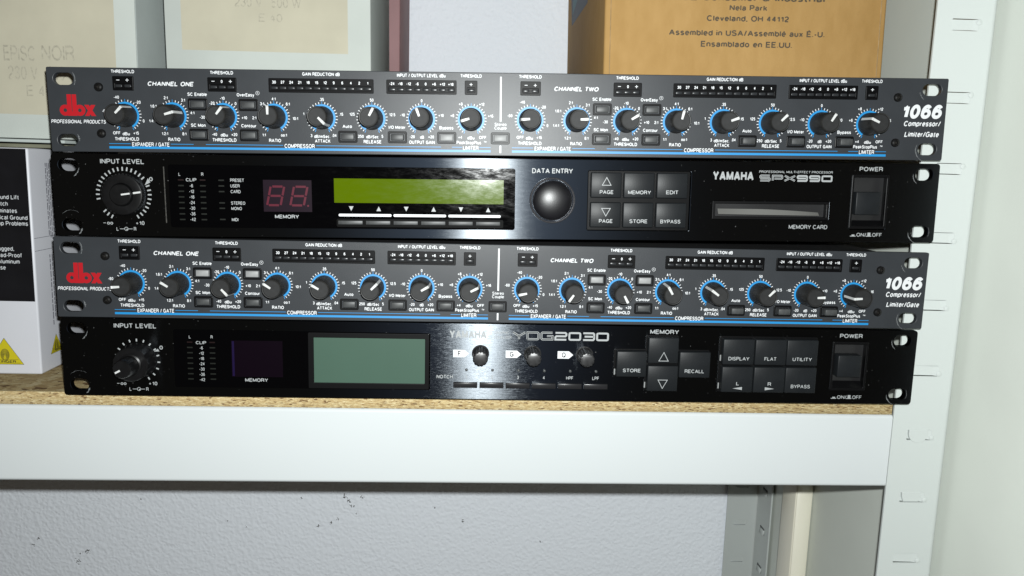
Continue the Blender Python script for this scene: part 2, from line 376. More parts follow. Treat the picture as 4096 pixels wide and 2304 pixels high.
# stroke skeletons of a plain grotesque face: (width, [polylines]) in a box one cap height tall
def A_(cx, cy, rx, ry, a0, a1, n=10): return [(cx + rx * math.cos(math.radians(a0 + (a1 - a0) * i / n)), cy + ry * math.sin(math.radians(a0 + (a1 - a0) * i / n))) for i in range(n + 1)]
XH = .72
FONT = {
 'A': (.72, [[(0, 0), (.36, 1), (.72, 0)], [(.14, .33), (.58, .33)]]),
 'B': (.62, [[(0, .52), (.36, .52)] + A_(.36, .76, .22, .24, -90, 90)[1:] + [(0, 1), (0, 0), (.38, 0)] + A_(.38, .26, .24, .26, -90, 90)[1:]]),
 'C': (.70, [A_(.36, .5, .36, .5, 42, 318, 20)]),
 'D': (.66, [[(0, 0), (0, 1), (.28, 1)] + A_(.28, .5, .38, .5, 90, -90, 14)[1:] + [(0, 0)]]),
 'E': (.56, [[(.56, 1), (0, 1), (0, 0), (.57, 0)], [(0, .52), (.5, .52)]]),
 'F': (.54, [[(.54, 1), (0, 1), (0, 0)], [(0, .5), (.46, .5)]]),
 'G': (.74, [A_(.36, .5, .36, .5, 42, 350, 22) + [(.72, .46), (.42, .46)], [(.72, .46), (.72, 0)]]),
 'H': (.64, [[(0, 0), (0, 1)], [(.64, 0), (.64, 1)], [(0, .52), (.64, .52)]]),
 'I': (.0, [[(0, 0), (0, 1)]]),
 'J': (.46, [[(.46, 1), (.46, .24)] + A_(.23, .24, .23, .24, 0, -180)[1:]]),
 'K': (.64, [[(0, 0), (0, 1)], [(.6, 1), (0, .38)], [(.22, .58), (.64, 0)]]),
 'L': (.52, [[(0, 1), (0, 0), (.52, 0)]]),
 'M': (.78, [[(0, 0), (0, 1), (.39, .06), (.78, 1), (.78, 0)]]),
 'N': (.64, [[(0, 0), (0, 1), (.64, 0), (.64, 1)]]),
 'O': (.76, [A_(.38, .5, .38, .5, 0, 360, 26)]),
 'P': (.60, [[(0, 0), (0, 1), (.34, 1)] + A_(.34, .73, .26, .27, 90, -90)[1:] + [(0, .46)]]),
 'Q': (.76, [A_(.38, .5, .38, .5, 0, 360, 26), [(.44, .26), (.76, -.04)]]),
 'R': (.64, [[(0, 0), (0, 1), (.36, 1)] + A_(.36, .75, .25, .25, 90, -90)[1:] + [(0, .5)], [(.38, .5), (.58, .34), (.60, .08), (.65, 0)]]),
 'S': (.62, [A_(.31, .75, .28, .25, 20, 200, 10) + [(.12, .58), (.44, .48)] + A_(.31, .26, .30, .26, 40, -165, 11)]),
 'T': (.62, [[(0, 1), (.62, 1)], [(.31, 1), (.31, 0)]]),
 'U': (.62, [[(0, 1), (0, .3)] + A_(.31, .3, .31, .3, 180, 360)[1:] + [(.62, 1)]]),
 'V': (.64, [[(0, 1), (.32, 0), (.64, 1)]]),
 'W': (.94, [[(0, 1), (.23, 0), (.47, 1), (.71, 0), (.94, 1)]]),
 'X': (.62, [[(0, 0), (.62, 1)], [(0, 1), (.62, 0)]]),
 'Y': (.66, [[(0, 1), (.33, .42), (.66, 1)], [(.33, .42), (.33, 0)]]),
 'Z': (.58, [[(0, 1), (.58, 1), (0, 0), (.58, 0)]]),
 'a': (.48, [[(.03, .54)] + A_(.24, .53, .20, .19, 145, 0, 7) + [(.45, .06), (.50, 0)], [(.44, .42), (.20, .38), (.03, .28), (.0, .16), (.08, .02), (.24, .0), (.38, .07), (.45, .20)]]),
 'b': (.48, [[(0, 1), (0, 0)], A_(.25, .36, .25, .36, 0, 360, 16)]),
 'c': (.46, [A_(.24, .36, .24, .36, 48, 312, 14)]),
 'd': (.48, [[(.49, 1), (.49, 0)], A_(.24, .36, .24, .36, 0, 360, 16)]),
 'e': (.48, [[(.02, .38), (.48, .38)] + A_(.24, .36, .24, .36, 4, 315, 15)]),
 'f': (.26, [[(.10, 0), (.10, .84), (.15, .97), (.28, 1)], [(-.02, .70), (.26, .70)]]),
 'g': (.48, [A_(.24, .36, .24, .36, 0, 360, 16), [(.49, .72), (.49, -.08)] + A_(.25, -.08, .24, .2, 0, -150, 8)[1:]]),
 'h': (.44, [[(0, 1), (0, 0)], [(0, .5)] + A_(.22, .48, .22, .24, 160, 0, 8) + [(.44, 0)]]),
 'i': (.0, [[(0, 0), (0, .70)], [(0, .88), (0, 1)]]),
 'j': (.06, [[(.06, .70), (.06, -.12), (0, -.22)], [(.06, .88), (.06, 1)]]),
 'k': (.46, [[(0, 0), (0, 1)], [(.42, .70), (0, .28)], [(.16, .44), (.46, 0)]]),
 'l': (.0, [[(0, 0), (0, 1)]]),
 'm': (.72, [[(0, .70), (0, 0)], [(0, .5)] + A_(.18, .50, .18, .22, 160, 0, 7) + [(.36, 0)], [(.36, .5)] + A_(.54, .50, .18, .22, 160, 0, 7) + [(.72, 0)]]),
 'n': (.44, [[(0, .70), (0, 0)], [(0, .5)] + A_(.22, .48, .22, .24, 160, 0, 8) + [(.44, 0)]]),
 'o': (.50, [A_(.25, .36, .25, .36, 0, 360, 18)]),
 'p': (.48, [[(0, .72), (0, -.26)], A_(.25, .36, .25, .36, 0, 360, 16)]),
 'r': (.26, [[(0, .70), (0, 0)], [(0, .44), (.08, .62), (.26, .69)]]),
 's': (.44, [A_(.22, .54, .20, .18, 25, 200, 8) + [(.10, .41), (.32, .33)] + A_(.22, .18, .21, .18, 40, -160, 8)]),
 't': (.26, [[(.10, .92), (.10, .12), (.16, .01), (.26, .01)], [(-.02, .70), (.26, .70)]]),
 'u': (.44, [[(0, .70), (0, .24)] + A_(.22, .24, .22, .24, 180, 340, 8)[1:], [(.44, .70), (.44, 0)]]),
 'w': (.66, [[(0, .70), (.17, 0), (.33, .70), (.49, 0), (.66, .70)]]),
 'x': (.44, [[(0, 0), (.44, .70)], [(0, .70), (.44, 0)]]),
 'v': (.44, [[(0, .70), (.22, 0), (.44, .70)]]),
 'y': (.46, [[(0, .70), (.23, .03)], [(.46, .70), (.20, -.14), (.10, -.26), (0, -.26)]]),
 '0': (.50, [A_(.25, .5, .25, .5, 0, 360, 22)]),
 '1': (.30, [[(.0, .74), (.14, .78), (.27, .96), (.27, 0)]]),
 '2': (.50, [A_(.25, .74, .24, .26, 170, -20, 10) + [(.40, .50), (.06, .20), (0, 0), (.51, 0)]]),
 '3': (.50, [A_(.25, .76, .22, .24, 165, -80, 10) + [(.20, .53)], A_(.25, .27, .25, .27, 80, -165, 11)]),
 '4': (.52, [[(.38, 0), (.38, 1), (0, .28), (.52, .28)]]),
 '5': (.50, [[(.46, 1), (.08, 1), (.03, .50), (.10, .57)] + A_(.25, .32, .25, .32, 110, -155, 12)]),
 '6': (.50, [A_(.25, .31, .25, .31, 0, 360, 18), [(.0, .34)] + A_(.27, .52, .26, .48, 175, 40, 9)]),
 '7': (.50, [[(0, 1), (.5, 1), (.26, .5), (.17, 0)]]),
 '8': (.50, [A_(.25, .77, .21, .23, 0, 360, 16), A_(.25, .28, .25, .28, 0, 360, 18)]),
 '9': (.50, [A_(.25, .69, .25, .31, 0, 360, 18), [(.5, .66)] + A_(.23, .48, .26, .48, -5, -140, 9)]),
 '-': (.26, [[(0, .38), (.26, .38)]]), '+': (.58, [[(0, .42), (.58, .42)], [(.29, .08), (.29, .76)]]),
 '/': (.28, [[(0, -.02), (.28, 1.02)]]), '.': (.02, [[(0, -.02), (0, .10)]]), ',': (.03, [[(.03, .10), (.03, -.02), (0, -.14)]]),
 ':': (.02, [[(0, 0), (0, .12)], [(0, .54), (0, .66)]]), '·': (.02, [[(0, .32), (0, .44)]]),
 '&': (.66, [[(.62, 0), (.14, .66)] + A_(.27, .80, .15, .19, 200, -20, 8) + [(.10, .42)] + A_(.24, .24, .24, .24, 140, 300, 8) + [(.60, .44)]]),
 ' ': (.16, []),
}
FONT['É'] = (FONT['E'][0], FONT['E'][1] + [[(.2, 1.12), (.36, 1.28)]]); FONT['é'] = (FONT['e'][0], FONT['e'][1] + [[(.2, .84), (.34, 1.0)]])
_gc = {}
def glyphs(t, bold=0.0):
    """text as ribbons; bold 0 is a stem of .13 cap heights"""
    if (t, bold) in _gc: return _gc[(t, bold)]
    wd = .13 + 2.4 * bold; F = Flat(); x = 0.0; k = 0
    for c in t:
        g = FONT[c]
        for st in g[1]:
            pts = [(x + wd / 2 + p, q * (1 - wd) + wd / 2) for p, q in st]
            closed = len(st) > 4 and abs(st[0][0] - st[-1][0]) < 1e-6 and abs(st[0][1] - st[-1][1]) < 1e-6
            if closed: pts = pts[:-1]
            else:       # sharp turns (N, M, A, V, W) are drawn as separate strokes that meet in a point
                run = [pts[0]]; runs = []
                for i in range(1, len(pts)):
                    run.append(pts[i])
                    if i < len(pts) - 1:
                        d1 = (Vector(pts[i]) - Vector(pts[i - 1])).normalized(); d2 = (Vector(pts[i + 1]) - Vector(pts[i])).normalized()
                        if d1.dot(d2) < -.2: runs.append(run); run = [pts[i]]
                runs.append(run)
                for q in runs[:-1]: F.strip(q, wd, False, h=.014 * (k % 4), dh=.0022); k += 1
                pts = runs[-1]
            F.strip(pts, wd, closed, h=.014 * (k % 4), dh=0.0 if closed else .0022); k += 1
        x += g[0] + wd + .085
    vs = [(v[0], v[2], -v[1]) for v in F.v]
    xs = [v[0] for v in vs] or [0]
    _gc[(t, bold)] = (vs, F.f, min(xs), max(xs)); return _gc[(t, bold)]
CAPH = 1.0
def lathe_me(name, prof, n=48, flute=None):
    """prof = [(radius, height above panel)], flute=(count, depth, i0, i1): grooves between those profile rows"""
    vs = []; fs = []
    for k, (r, h) in enumerate(prof):
        for i in range(n):
            a = 2 * math.pi * i / n; q = r
            if flute and flute[2] <= k <= flute[3]: q = r * (1 - flute[1] * max(0, math.cos(flute[0] * a)) ** 3)
            vs.append((q * math.sin(a), -h, q * math.cos(a)))
    for k in range(len(prof) - 1):
        for i in range(n):
            j = (i + 1) % n; fs.append((k * n + i, k * n + j, (k + 1) * n + j, (k + 1) * n + i))
    if prof[-1][0] > 0: fs.append(tuple((len(prof) - 1) * n + i for i in range(n)))
    me = mesh(name, vs, fs, True); me.validate()
    bm = bmesh.new(); bm.from_mesh(me); bmesh.ops.recalc_face_normals(bm, faces=bm.faces); bm.to_mesh(me); bm.free()
    me.polygons.foreach_set('use_smooth', [True] * len(me.polygons)); me.set_sharp_from_angle(angle=math.radians(35))
    return me
RINGS = 'segs'
# ------------------------------------------------------------------ shared pieces
FLUTE = 8
KNOB_ME = lathe_me('knob', [(6.1, 0.25), (6.15, 1.2), (5.95, 2.4), (5.62, 8), (5.35, 12.6), (5.15, 13.2), (4.85, 13.5), (4.5, 13.45), (4.35, 13.0)], 64, (9, .035, 3, 4))
KCAP_ME = lathe_me('knob_cap', [(4.4, 13.05), (4.3, 13.12), (3.5, 13.1)], 48)
def pointer_me():
    vs = []; fs = []; wd = .68
    path = [(0.7, 13.3), (4.3, 13.36), (4.82, 13.62), (5.22, 13.32), (5.42, 12.6), (5.68, 8), (6.02, 2.4)]
    for i, (r, h) in enumerate(path):
        q = wd if i > 0 else wd * .8
        vs += [(-q, -(h + .04), r + (.05 if i > 2 else 0)), (q, -(h + .04), r + (.05 if i > 2 else 0))]
    for i in range(len(path) - 1): fs.append((2 * i, 2 * i + 1, 2 * i + 3, 2 * i + 2))
    return mesh('pointer', vs, fs)
POINTER_ME = pointer_me()
SCREW_ME = lathe_me('screw', [(2.35, 0), (2.3, .7), (1.9, 1.25), (1.1, 1.5), (.95, 1.0), (.001, .95)], 28)
def hexfloor(name): pass
FRAME_BTN = plate_me(rrect(-5.1, -3.15, 5.1, 3.15, .9), [rrect(-4.0, -2.05, 4.0, 2.05, .4)], 1.0, .22)
H1 = 43.9
def slots(dx=232.6, dz=15.9, hw=5.2, hh=3.15):
    return [rrect(sx * dx - hw, sz * dz - hh, sx * dx + hw, sz * dz + hh, hh, 7) for sx in (-1, 1) for sz in (-1, 1)]
def rack_root(name, label, cat, x, y, z, yaw, roll, group=None):
    up = Euler((0, math.radians(roll), math.radians(yaw))).to_matrix() @ Vector((0, 0, 1))
    c = Vector((x, y, z)) - up * H1 / 2
    return thing(name, label, cat, c, (0, math.radians(roll), math.radians(yaw)), group)
OFFZ = H1 / 2
class Pan:
    """everything on a unit is placed from the centre of its face; the Empty sits at the base"""
    def __init__(s, root): s.root = root
def up_children(root):
    for o in root.children: o.location.z += OFFZ * MM

def chassis(root, wd=436, dep=255, feet=True):
    o = slab('chassis', 'chassis_metal', root, 0, -.2, wd, 42.2, -3.2 - dep, -3.2, .8)
    return o

def xmap2(x): return x + 215.2 + (x + 211) / 194 * 1.7

def compressor(root, angles, flash_lit=(), out=()):
    P = plate_me(rrect(-241.3, -H1 / 2, 241.3, H1 / 2, .8, 3), slots(), 3.0, .35)
    link(P, 'front_panel', 'grey_powder_coat', root)
    chassis(root)
    W = Flat(); B = Flat(); R = Flat(); G = Flat()
    TICKH = .05
    ai = 0
    def meter(x0, x1, labels):
        cx = (x0 + x1) / 2; hw = (x1 - x0) / 2
        z0, z1 = 10.15, 17.5
        led0, led1 = 11.35, 13.75
        n = len(labels)
        me = plate_me(rrect(-hw, z0 - 13.8, hw, z1 - 13.8, .5, 3), [rrect(-hw + 1.3, led0 - 13.8, hw - 1.3, led1 - 13.8, .2, 2)], 1.1, .2)
        mo = link(me, 'level_meter', 'meter_plastic', root, (cx, -1.1, 13.8))
        floor_ = slab('meter_floor', 'meter_plastic', mo, 0, (led0 + led1) / 2 - 13.8, 2 * hw - 2.0, 3.2, -1.0, -.75, 0)
        a0 = x0 + (3.0 if n > 1 else hw); a1 = x1 - (3.0 if n > 1 else hw)
        T = Flat()
        for i, t in enumerate(labels):
            x = a0 + (a1 - a0) * (i / (n - 1) if n > 1 else 0)
            slab('led', 'led_lens', mo, x - cx, (led0 + led1) / 2 - 13.8, 3.5, 1.5, -.8, -.32, .35)
            if t == '-': T.rect(x - .8 - cx, 15.3 - 13.8, x + .8 - cx, 15.6 - 13.8)
            elif t == '+': T.rect(x - .8 - cx, 15.3 - 13.8, x + .8 - cx, 15.6 - 13.8); T.rect(x - .17 - cx, 14.7 - 13.8, x + .17 - cx, 16.2 - 13.8)
            else: T.text(t, x - cx, 15.4 - 13.8, 1.55, bold=.035, cond=.85)
        T.build('lettering', 'print_white', mo)
    def button(cx, cz, key):
        fr = link(FRAME_BTN, 'push_button', 'black_plastic', root, (cx, -.95, cz))
        hh = 4.0 if key in out else 1.5
        m_ = 'button_glare' if key in flash_lit else 'button_grey'
        bt = link(box_me(7.2, hh + .8, 3.55, .35, 2, .93), 'button_cap', m_, fr, (0, .95 - hh / 2 + .3, 0))
        if key in flash_lit: bt.rotation_euler = (math.radians(-2), 0, 0)
    for ch in (0, 1):
        f = (lambda x: x) if ch == 0 else xmap2
        # meters
        for cx in (-201.3, -149.6, -17.7): W.text('THRESHOLD', f(cx), 20.0, 1.75, 12.0 if cx != -17.7 else 11.2, bold=.03)
        meter(f(-206.6), f(-195.8), ['-', '+']); meter(f(-157), f(-141.9), ['-', '0', '+'])
        meter(f(-125), f(-69.6), '30 27 24 21 18 15 12 9 6 4 2 1'.split())
        meter(f(-62.8), f(-25.5), ['-24', '-18', '-12', '-6', '0', '+6', '+12', '+18'])
        meter(f(-21.1), f(-14.4), ['+'])
        W.text('GAIN REDUCTION dB', f(-97.4), 19.9, 1.8, 19.8, bold=.03)
        W.text('INPUT / OUTPUT LEVEL dBu', f(-44.3), 19.9, 1.8, 25.8, bold=.03)
        W.text('CHANNEL ONE' if ch == 0 else 'CHANNEL TWO', f(-176.7), 13.9, 2.35, 23.8, sh=.2, bold=.03)
        # knobs
        xs = [-201.2, -176.3, -149.6, -122.8, -97.4, -70.8, -44.2, -17.7]
        for k, x in enumerate(xs):
            x = f(x); z = -2.8; a = angles[ch][k]
            rg = Flat(); rg.arc(0, 0, 6.65, -150, 150, 1.05, .045); 
            ring = link(mesh('scale_ring', rg.v, rg.f), 'scale_ring', 'print_blue', root, (x, 0, z))
            nt_ = 25
            for i in range(nt_):
                t = -144 + 12 * i
                if abs(t) < 1: B.tick(x, z, 7.2, 8.6, t, .25)
                else: W.tick(x, z, 7.3, 8.35 , t, .36, .055)
            B.tick(x, z, 7.2, 8.4, -152, .3); B.tick(x, z, 7.2, 8.4, 152, .3)
            kb = link(KNOB_ME, 'knob', 'knob_rubber', root, (x, 0, z), (0, math.radians(a), 0))
            link(KCAP_ME, 'knob_cap', 'knob_cap', kb); link(POINTER_ME, 'pointer', 'pointer_white', kb)
        def t(s, x, z, hh=1.65, **k): W.text(s, f(x), z, hh, bold=.028, **k)
        X = xs
        t('-40', X[0] - 4.2, 6.7); t('-20', X[0] + 7.0, 4.2); t('-60', X[0] - 10.8, -.5); t('0', X[0] + 9.3, -5.5)
        t('OFF', X[0] - 5.3, -11.9, w=3.8); t('dBu', X[0] - .3, -12.3, w=3.8); t('+15', X[0] + 5.0, -11.9); t('THRESHOLD', X[0], -15, 1.85, w=12.6)
        t('2:1', X[1] - 3.3, 6.7); t('3:1', X[1] + 5.7, 5.6); t('1.6:1', X[1] - 10.0, 2.3); t('4:1', X[1] + 10.3, -1.0); t('1.4:1', X[1] - 11, -5.4)
        t('1.2:1', X[1] - 4.7, -12); t('8:1', X[1] + 5.5, -12); t('RATIO', X[1], -15, 1.85, w=6.4)
        t('-10', X[2] - .2, 6.8); t('-20', X[2] - 5.8, 4.2); t('0', X[2] + 6.6, 4.1); t('-30', X[2] - 11.2, -3.2); t('+10', X[2] + 11.0, -3.2)
        t('-40', X[2] - 5.2, -12.1); t('dBu', X[2] - .1, -12.4, w=3.8); t('+20', X[2] + 5.3, -12.1); t('THRESHOLD', X[2], -15, 1.85, w=12.6)
        t('4:1', X[3], 6.8); t('3:1', X[3] - 6.2, 4.2); t('6:1', X[3] + 7.4, 4.2); t('2:1', X[3] - 10.6, -3.2); t('10:1', X[3] + 11.2, -3.3)
        t('1:1', X[3] - 5.7, -12.1); t('oo:1', X[3] + 4.8, -12.1); t('RATIO', X[3], -15, 1.85, w=6.4)
        t('.35', X[4], 6.8); t('1', X[4] - 9.7, -.8); t('.15', X[4] + 10.2, -.8); t('3', X[4] - 5.9, -12.2); t('dB/mSec.', X[4] - .2, -12.6, w=8.6); t('.04', X[4] + 6.2, -12.0); t('ATTACK', X[4], -15, 1.85, w=8.2)
        t('50', X[5], 6.8); t('125', X[5] - 10.5, -.7); t('12.5', X[5] + 10.9, -.7); t('250', X[5] - 6.1, -12.3); t('dB/Sec', X[5], -12.5, w=6.6); t('5', X[5] + 5.4, -12.2); t('RELEASE', X[5], -15.1, 1.85, w=9.4)
        t('0', X[6], 6.8); t('-10', X[6] - 10.2, -.8); t('+10', X[6] + 10.4, -.8); t('-20', X[6] - 5.1, -12.2); t('dB', X[6] + .1, -12.4); t('+20', X[6] + 5.0, -12.2); t('OUTPUT GAIN', X[6], -15.1, 1.85, w=13.8)
        t('+8', X[7] - 5.6, 5.3); t('+12', X[7] + 5.7, 5.3); t('+6', X[7] - 10.1, -.8); t('+16', X[7] + 10.5, -.8); t('+4', X[7] - 5.9, -12.2); t('dBu', X[7] - .1, -12.5, w=3.8); t('OFF', X[7] + 6.2, -12.2, w=3.8)
        t('PeakStopPlus', X[7] - 1.2, -15, 1.8, w=13.2); t('TM', X[7] + 7.6, -14.5, .9); W.text('LIMITER', f(X[7]) - .2, -17.8, 2.2, 8.4, bold=.02)
        W.text('EXPANDER / GATE', f(-188.9), -17.8, 2.2, 19.6, bold=.02); W.text('COMPRESSOR', f(-109.8), -17.8, 2.2, 16.1, bold=.02)
        for a, c in ((-210.8, -199.5), (-178.3, -166.2), (-159.7, -118.6), (-101.0, -33.9), (-28, -22.6), (-13.2, -7.2)): B.rect(f(a), -17.65, f(c), -17.35)
        B.rect(f(-210.8), -20.1, f(-7.2), -18.9)
        tt = lambda s, x, z, w_: W.text(s, f(x), z, 1.75, w_, bold=.028)
        tt('SC Enable', -163, 8.7, 10.2); tt('OverEasy', -137.6, 8.7, 9.2); W.arc(f(-131.2), 9.7, .95, 0, 360, .16); W.text('R', f(-131.2), 9.7, .9, bold=.01)
        tt('SC Mon', -163.2, -7.4, 7.7); tt('Contour', -136.5, -7.4, 7.9); tt('Auto', -84.1, -7.1, 5); tt('I/O Meter', -57.5, -7.3, 8.9); tt('Bypass', -31, -7.3, 7.5)
        for key, x, z in (('sce', -162.75, 3.4), ('oe', -136.1, 3.4), ('scm', -162.8, -12.4), ('con', -136.1, -12.4), ('aut', -83.8, -12.6), ('iom', -57.3, -12.6), ('byp', -30.8, -12.6)):
            button(f(x), z, key + str(ch))
    W.text('Stereo', -1.85, -5.15, 1.7, 6.4, bold=.008); W.text('Couple', -1.85, -7.1, 1.7, 6.6, bold=.008)
    button(-1.95, -12.6, 'ste0')
    W.rect(-2.3, -3.8, -1.4, 19.8); W.rect(-2.3, -20.4, -1.4, -16.4)
    # right hand name
    W.text('1066', 228.3, 4.2, 7.6, 21.6, sh=.18, bold=.048); W.text('Compressor/', 228.6, -2.2, 2.9, 20.2, sh=.18, bold=.03); W.text('Limiter/Gate', 228.9, -7.9, 2.9, 19.0, sh=.18, bold=.03)
    W.text('PROFESSIONAL PRODUCTS', -226.0, -6.2, 1.95, 28.6, sh=.15, bold=.02)
    # red logo: two back-to-back bowls on a double stem, and an x
    for cx in (-232.6, -225.0): R.arc(cx, -.35, 1.93, 0, 360, 1.95, .05)
    R.rect(-231.45, -3.2, -229.1, 7.9, .056); R.rect(-228.8, -3.2, -226.45, 7.9, .056); R.rect(-231.4, -3.25, -226.5, -1.0, .062)
    R.poly([(-222.6, 2.55), (-220.2, 2.55), (-216.6, -3.25), (-219.0, -3.25)], .05); R.poly([(-219.0, 2.55), (-216.7, 2.55), (-220.2, -3.25), (-222.5, -3.25)], .057)
    W.build('panel_lettering', 'print_white', root, 'stuff'); B.build('blue_print', 'print_blue', root); R.build('red_logo', 'print_red', root)
    for x, z, a in ((-214.3, 11.8, .4), (-214.4, -12.3, 1.1), (213.9, 11.6, .2), (214.4, -12.6, .9)):
        s = link(SCREW_ME, 'screw', 'steel_screw', root, (x, 0, z), (0, a, 0))
        cr = Flat(); cr.strip([(-.8, 0), (.8, 0)], .22, h=1.02); cr.strip([(0, -.8), (0, .8)], .22, h=1.03); cr.build('cross_recess', 'bright_steel', s)
    # bare arcs where rack screws have worn the paint
    for (cx, cz, r, a0, a1, wd) in WEAR_G:
        S = ragged(cx, cz, r, a0, a1, wd); S.build('worn_paint', 'bare_scrape', root)
WEAR_G = [(-232.8, 15.6, 6.4, 55, 118, .45), (-232.6, -16, 6.3, 60, 95, .6), (232.6, -16.2, 6.4, 200, 300, .35), (232.0, 15.8, 6.2, 215, 262, .35)]

def ragged(cx, cz, r, a0, a1, wd):
    S = Flat(); rnd = random.Random(int(abs(cx * 7 + cz * 3 + r * 11))); n = 18; L = []; Q = []
    for i in range(n + 1):
        a = math.radians(a0 + (a1 - a0) * i / n); k = math.sin(math.pi * i / n) ** .5 * rnd.uniform(.35, 1.6) * wd; q = r + rnd.uniform(-.15, .15)
        L.append((cx + (q - k / 2) * math.sin(a), cz + (q - k / 2) * math.cos(a))); Q.append((cx + (q + k / 2) * math.sin(a), cz + (q + k / 2) * math.cos(a)))
    for i in range(n): S.poly([L[i], L[i + 1], Q[i + 1], Q[i]], .05)
    return S
def knob_place(root, x, z, ang, me, extra): pass

def squares(F, t, x0, x1, z0, z1, gap=.9):
    """wide squared display capitals drawn as strokes"""
    n = len(t); cw = (x1 - x0 - gap * (n - 1)) / n; h = z1 - z0; out = []
    r = h * .28
    def rp(pts): return pts
    for i, c in enumerate(t):
        a = x0 + i * (cw + gap); b = a + cw; m = (a + b) / 2; zm = (z0 + z1) / 2
        k = r * .5
        S = []
        if c == 'S': S = [[(b, z1), (a + k, z1), (a, z1 - k), (a, zm + k), (a + k, zm), (b - k, zm), (b, zm - k), (b, z0 + k), (b - k, z0), (a, z0)]]
        elif c == 'P': S = [[(a, z0), (a, z1), (b - k, z1), (b, z1 - k), (b, zm + k * .2), (b - k, zm - k * .6), (a + .9, zm - k * .6)]]
        elif c == 'X': S = [[(a - .3, z1), (b + .3, z0)], [(b + .3, z1), (a - .3, z0)]]
        elif c == '9': S = [[(a, z0), (b - k, z0), (b, z0 + k), (b, z1 - k), (b - k, z1), (a + k, z1), (a, z1 - k), (a, zm + k), (a + k, zm), (b, zm)]]
        elif c == '0': S = [[(a + k * 1.3, z1), (b - k * 1.3, z1), (b - k * .3, z1 - k * .4), (b, z1 - k * 1.3), (b, z0 + k * 1.3), (b - k * .3, z0 + k * .4), (b - k * 1.3, z0), (a + k * 1.3, z0), (a + k * .3, z0 + k * .4), (a, z0 + k * 1.3), (a, z1 - k * 1.3), (a + k * .3, z1 - k * .4), (a + k * 1.3, z1)]]
        elif c == 'Y': S = [[(a - .3, z1), (m, zm - .2), (b + .5, z1)], [(m, zm - .2), (m, z0)]]
        elif c == 'D': S = [[(a, z0), (a, z1), (b - k, z1), (b, z1 - k), (b, z0 + k), (b - k, z0), (a, z0)]]
        elif c == 'G': S = [[(b, z1), (a + k, z1), (a, z1 - k), (a, z0 + k), (a + k, z0), (b, z0), (b, zm), (m, zm)]]
        elif c == '2': S = [[(a, z1), (b - k, z1), (b, z1 - k), (b, zm + k), (b - k, zm), (a + k, zm), (a, zm - k), (a, z0), (b, z0)]]
        elif c == '3': S = [[(a, z1), (b - k, z1), (b, z1 - k), (b, z0 + k), (b - k, z0), (a, z0)], [(a + .8, zm), (b, zm)]]
        out += S
    return out

def black_panel(root, holes, m='black_brushed_metal'):
    link(plate_me(rrect(-241.3, -H1 / 2, 241.3, H1 / 2, 1.8, 4), slots(hh=3.3, hw=5.0) + holes, 4.0, .3), 'front_panel', m, root)
    chassis(root)
    for (cx, cz, r, a0, a1, wd) in WEAR_B:
        S = ragged(cx, cz, r, a0, a1, wd); S.build('worn_paint', 'bare_scrape', root)
WEAR_B = [(-232.8, 15.2, 6.0, 95, 150, .5), (-232.8, -16.6, 5.6, 100, 140, .7), (-232.5, -14.2, 6.2, -50, 40, .12), (232.6, 16, 6.4, 215, 275, .4), (232.6, -16, 6.4, 200, 270, .4), (232.6, -16, 5.6, 60, 120, .2)]

def power_switch(root, x0, x1, z0, z1, rk, name='power_switch'):
    cx, cz = (x0 + x1) / 2, (z0 + z1) / 2; hw, hz = (x1 - x0) / 2, (z1 - z0) / 2
    fr = link(plate_me(rrect(-hw, -hz, hw, hz, .8, 3), [rrect(-hw + 1.3, -hz + 1.6, hw - 1.3, hz - 1.6, .5, 2)], 8.0, .25), name, 'black_plastic', root, (cx, -.6, cz))
    slab('switch_well', 'black_plastic', fr, 0, 0, 2 * hw - 1.5, 2 * hz - 1.5, -8.4, -7.6, 0)
    a0, a1, b0, b1, h = rk
    slab('rocker', 'key_plastic', fr, (a0 + a1) / 2 - cx, (b0 + b1) / 2 - cz, a1 - a0, b1 - b0, -7.0, h, .5)
    # sloping lower ramp
    vs = [(-hw + 1.5, 7.2, b0 - cz - .6), (hw - 1.5, 7.2, b0 - cz - .6), (hw - 1.5, .2, -hz + 1.7), (-hw + 1.5, .2, -hz + 1.7)]
    link(mesh('ramp', vs, [(0, 3, 2, 1)]), 'ramp', 'black_plastic', fr)
    return fr
def key(root, x0, x1, z0, z1, h=5.0, name='key'):
    return slab(name, 'key_plastic', root, (x0 + x1) / 2, (z0 + z1) / 2, x1 - x0, z1 - z0, -2.5, h, .55)
def on_off(W, x, z):
    W.rect(x, z - 1.0, x + 3.2, z - .6); W.rect(x + .9, z - .6, x + 2.5, z + .1)
    W.text('ON/', x + 6.4, z, 2.1, 5.6, bold=.01)
    W.rect(x + 9.0, z - 1.0, x + 12.2, z - .6); W.rect(x + 9.9, z - .6, x + 11.6, z + 1.2)
    W.text('OFF', x + 15.3, z, 2.1, 5.4, bold=.01)
def meter_leds(root, xl, xr, z0, dz, n=8):
    for i in range(n):
        for x in (xl, xr):
            slab('led', 'dull_led_red' if i == 0 else 'dull_led', root, x, z0 - dz * i, 2.7, .55, 0, .12, 0)

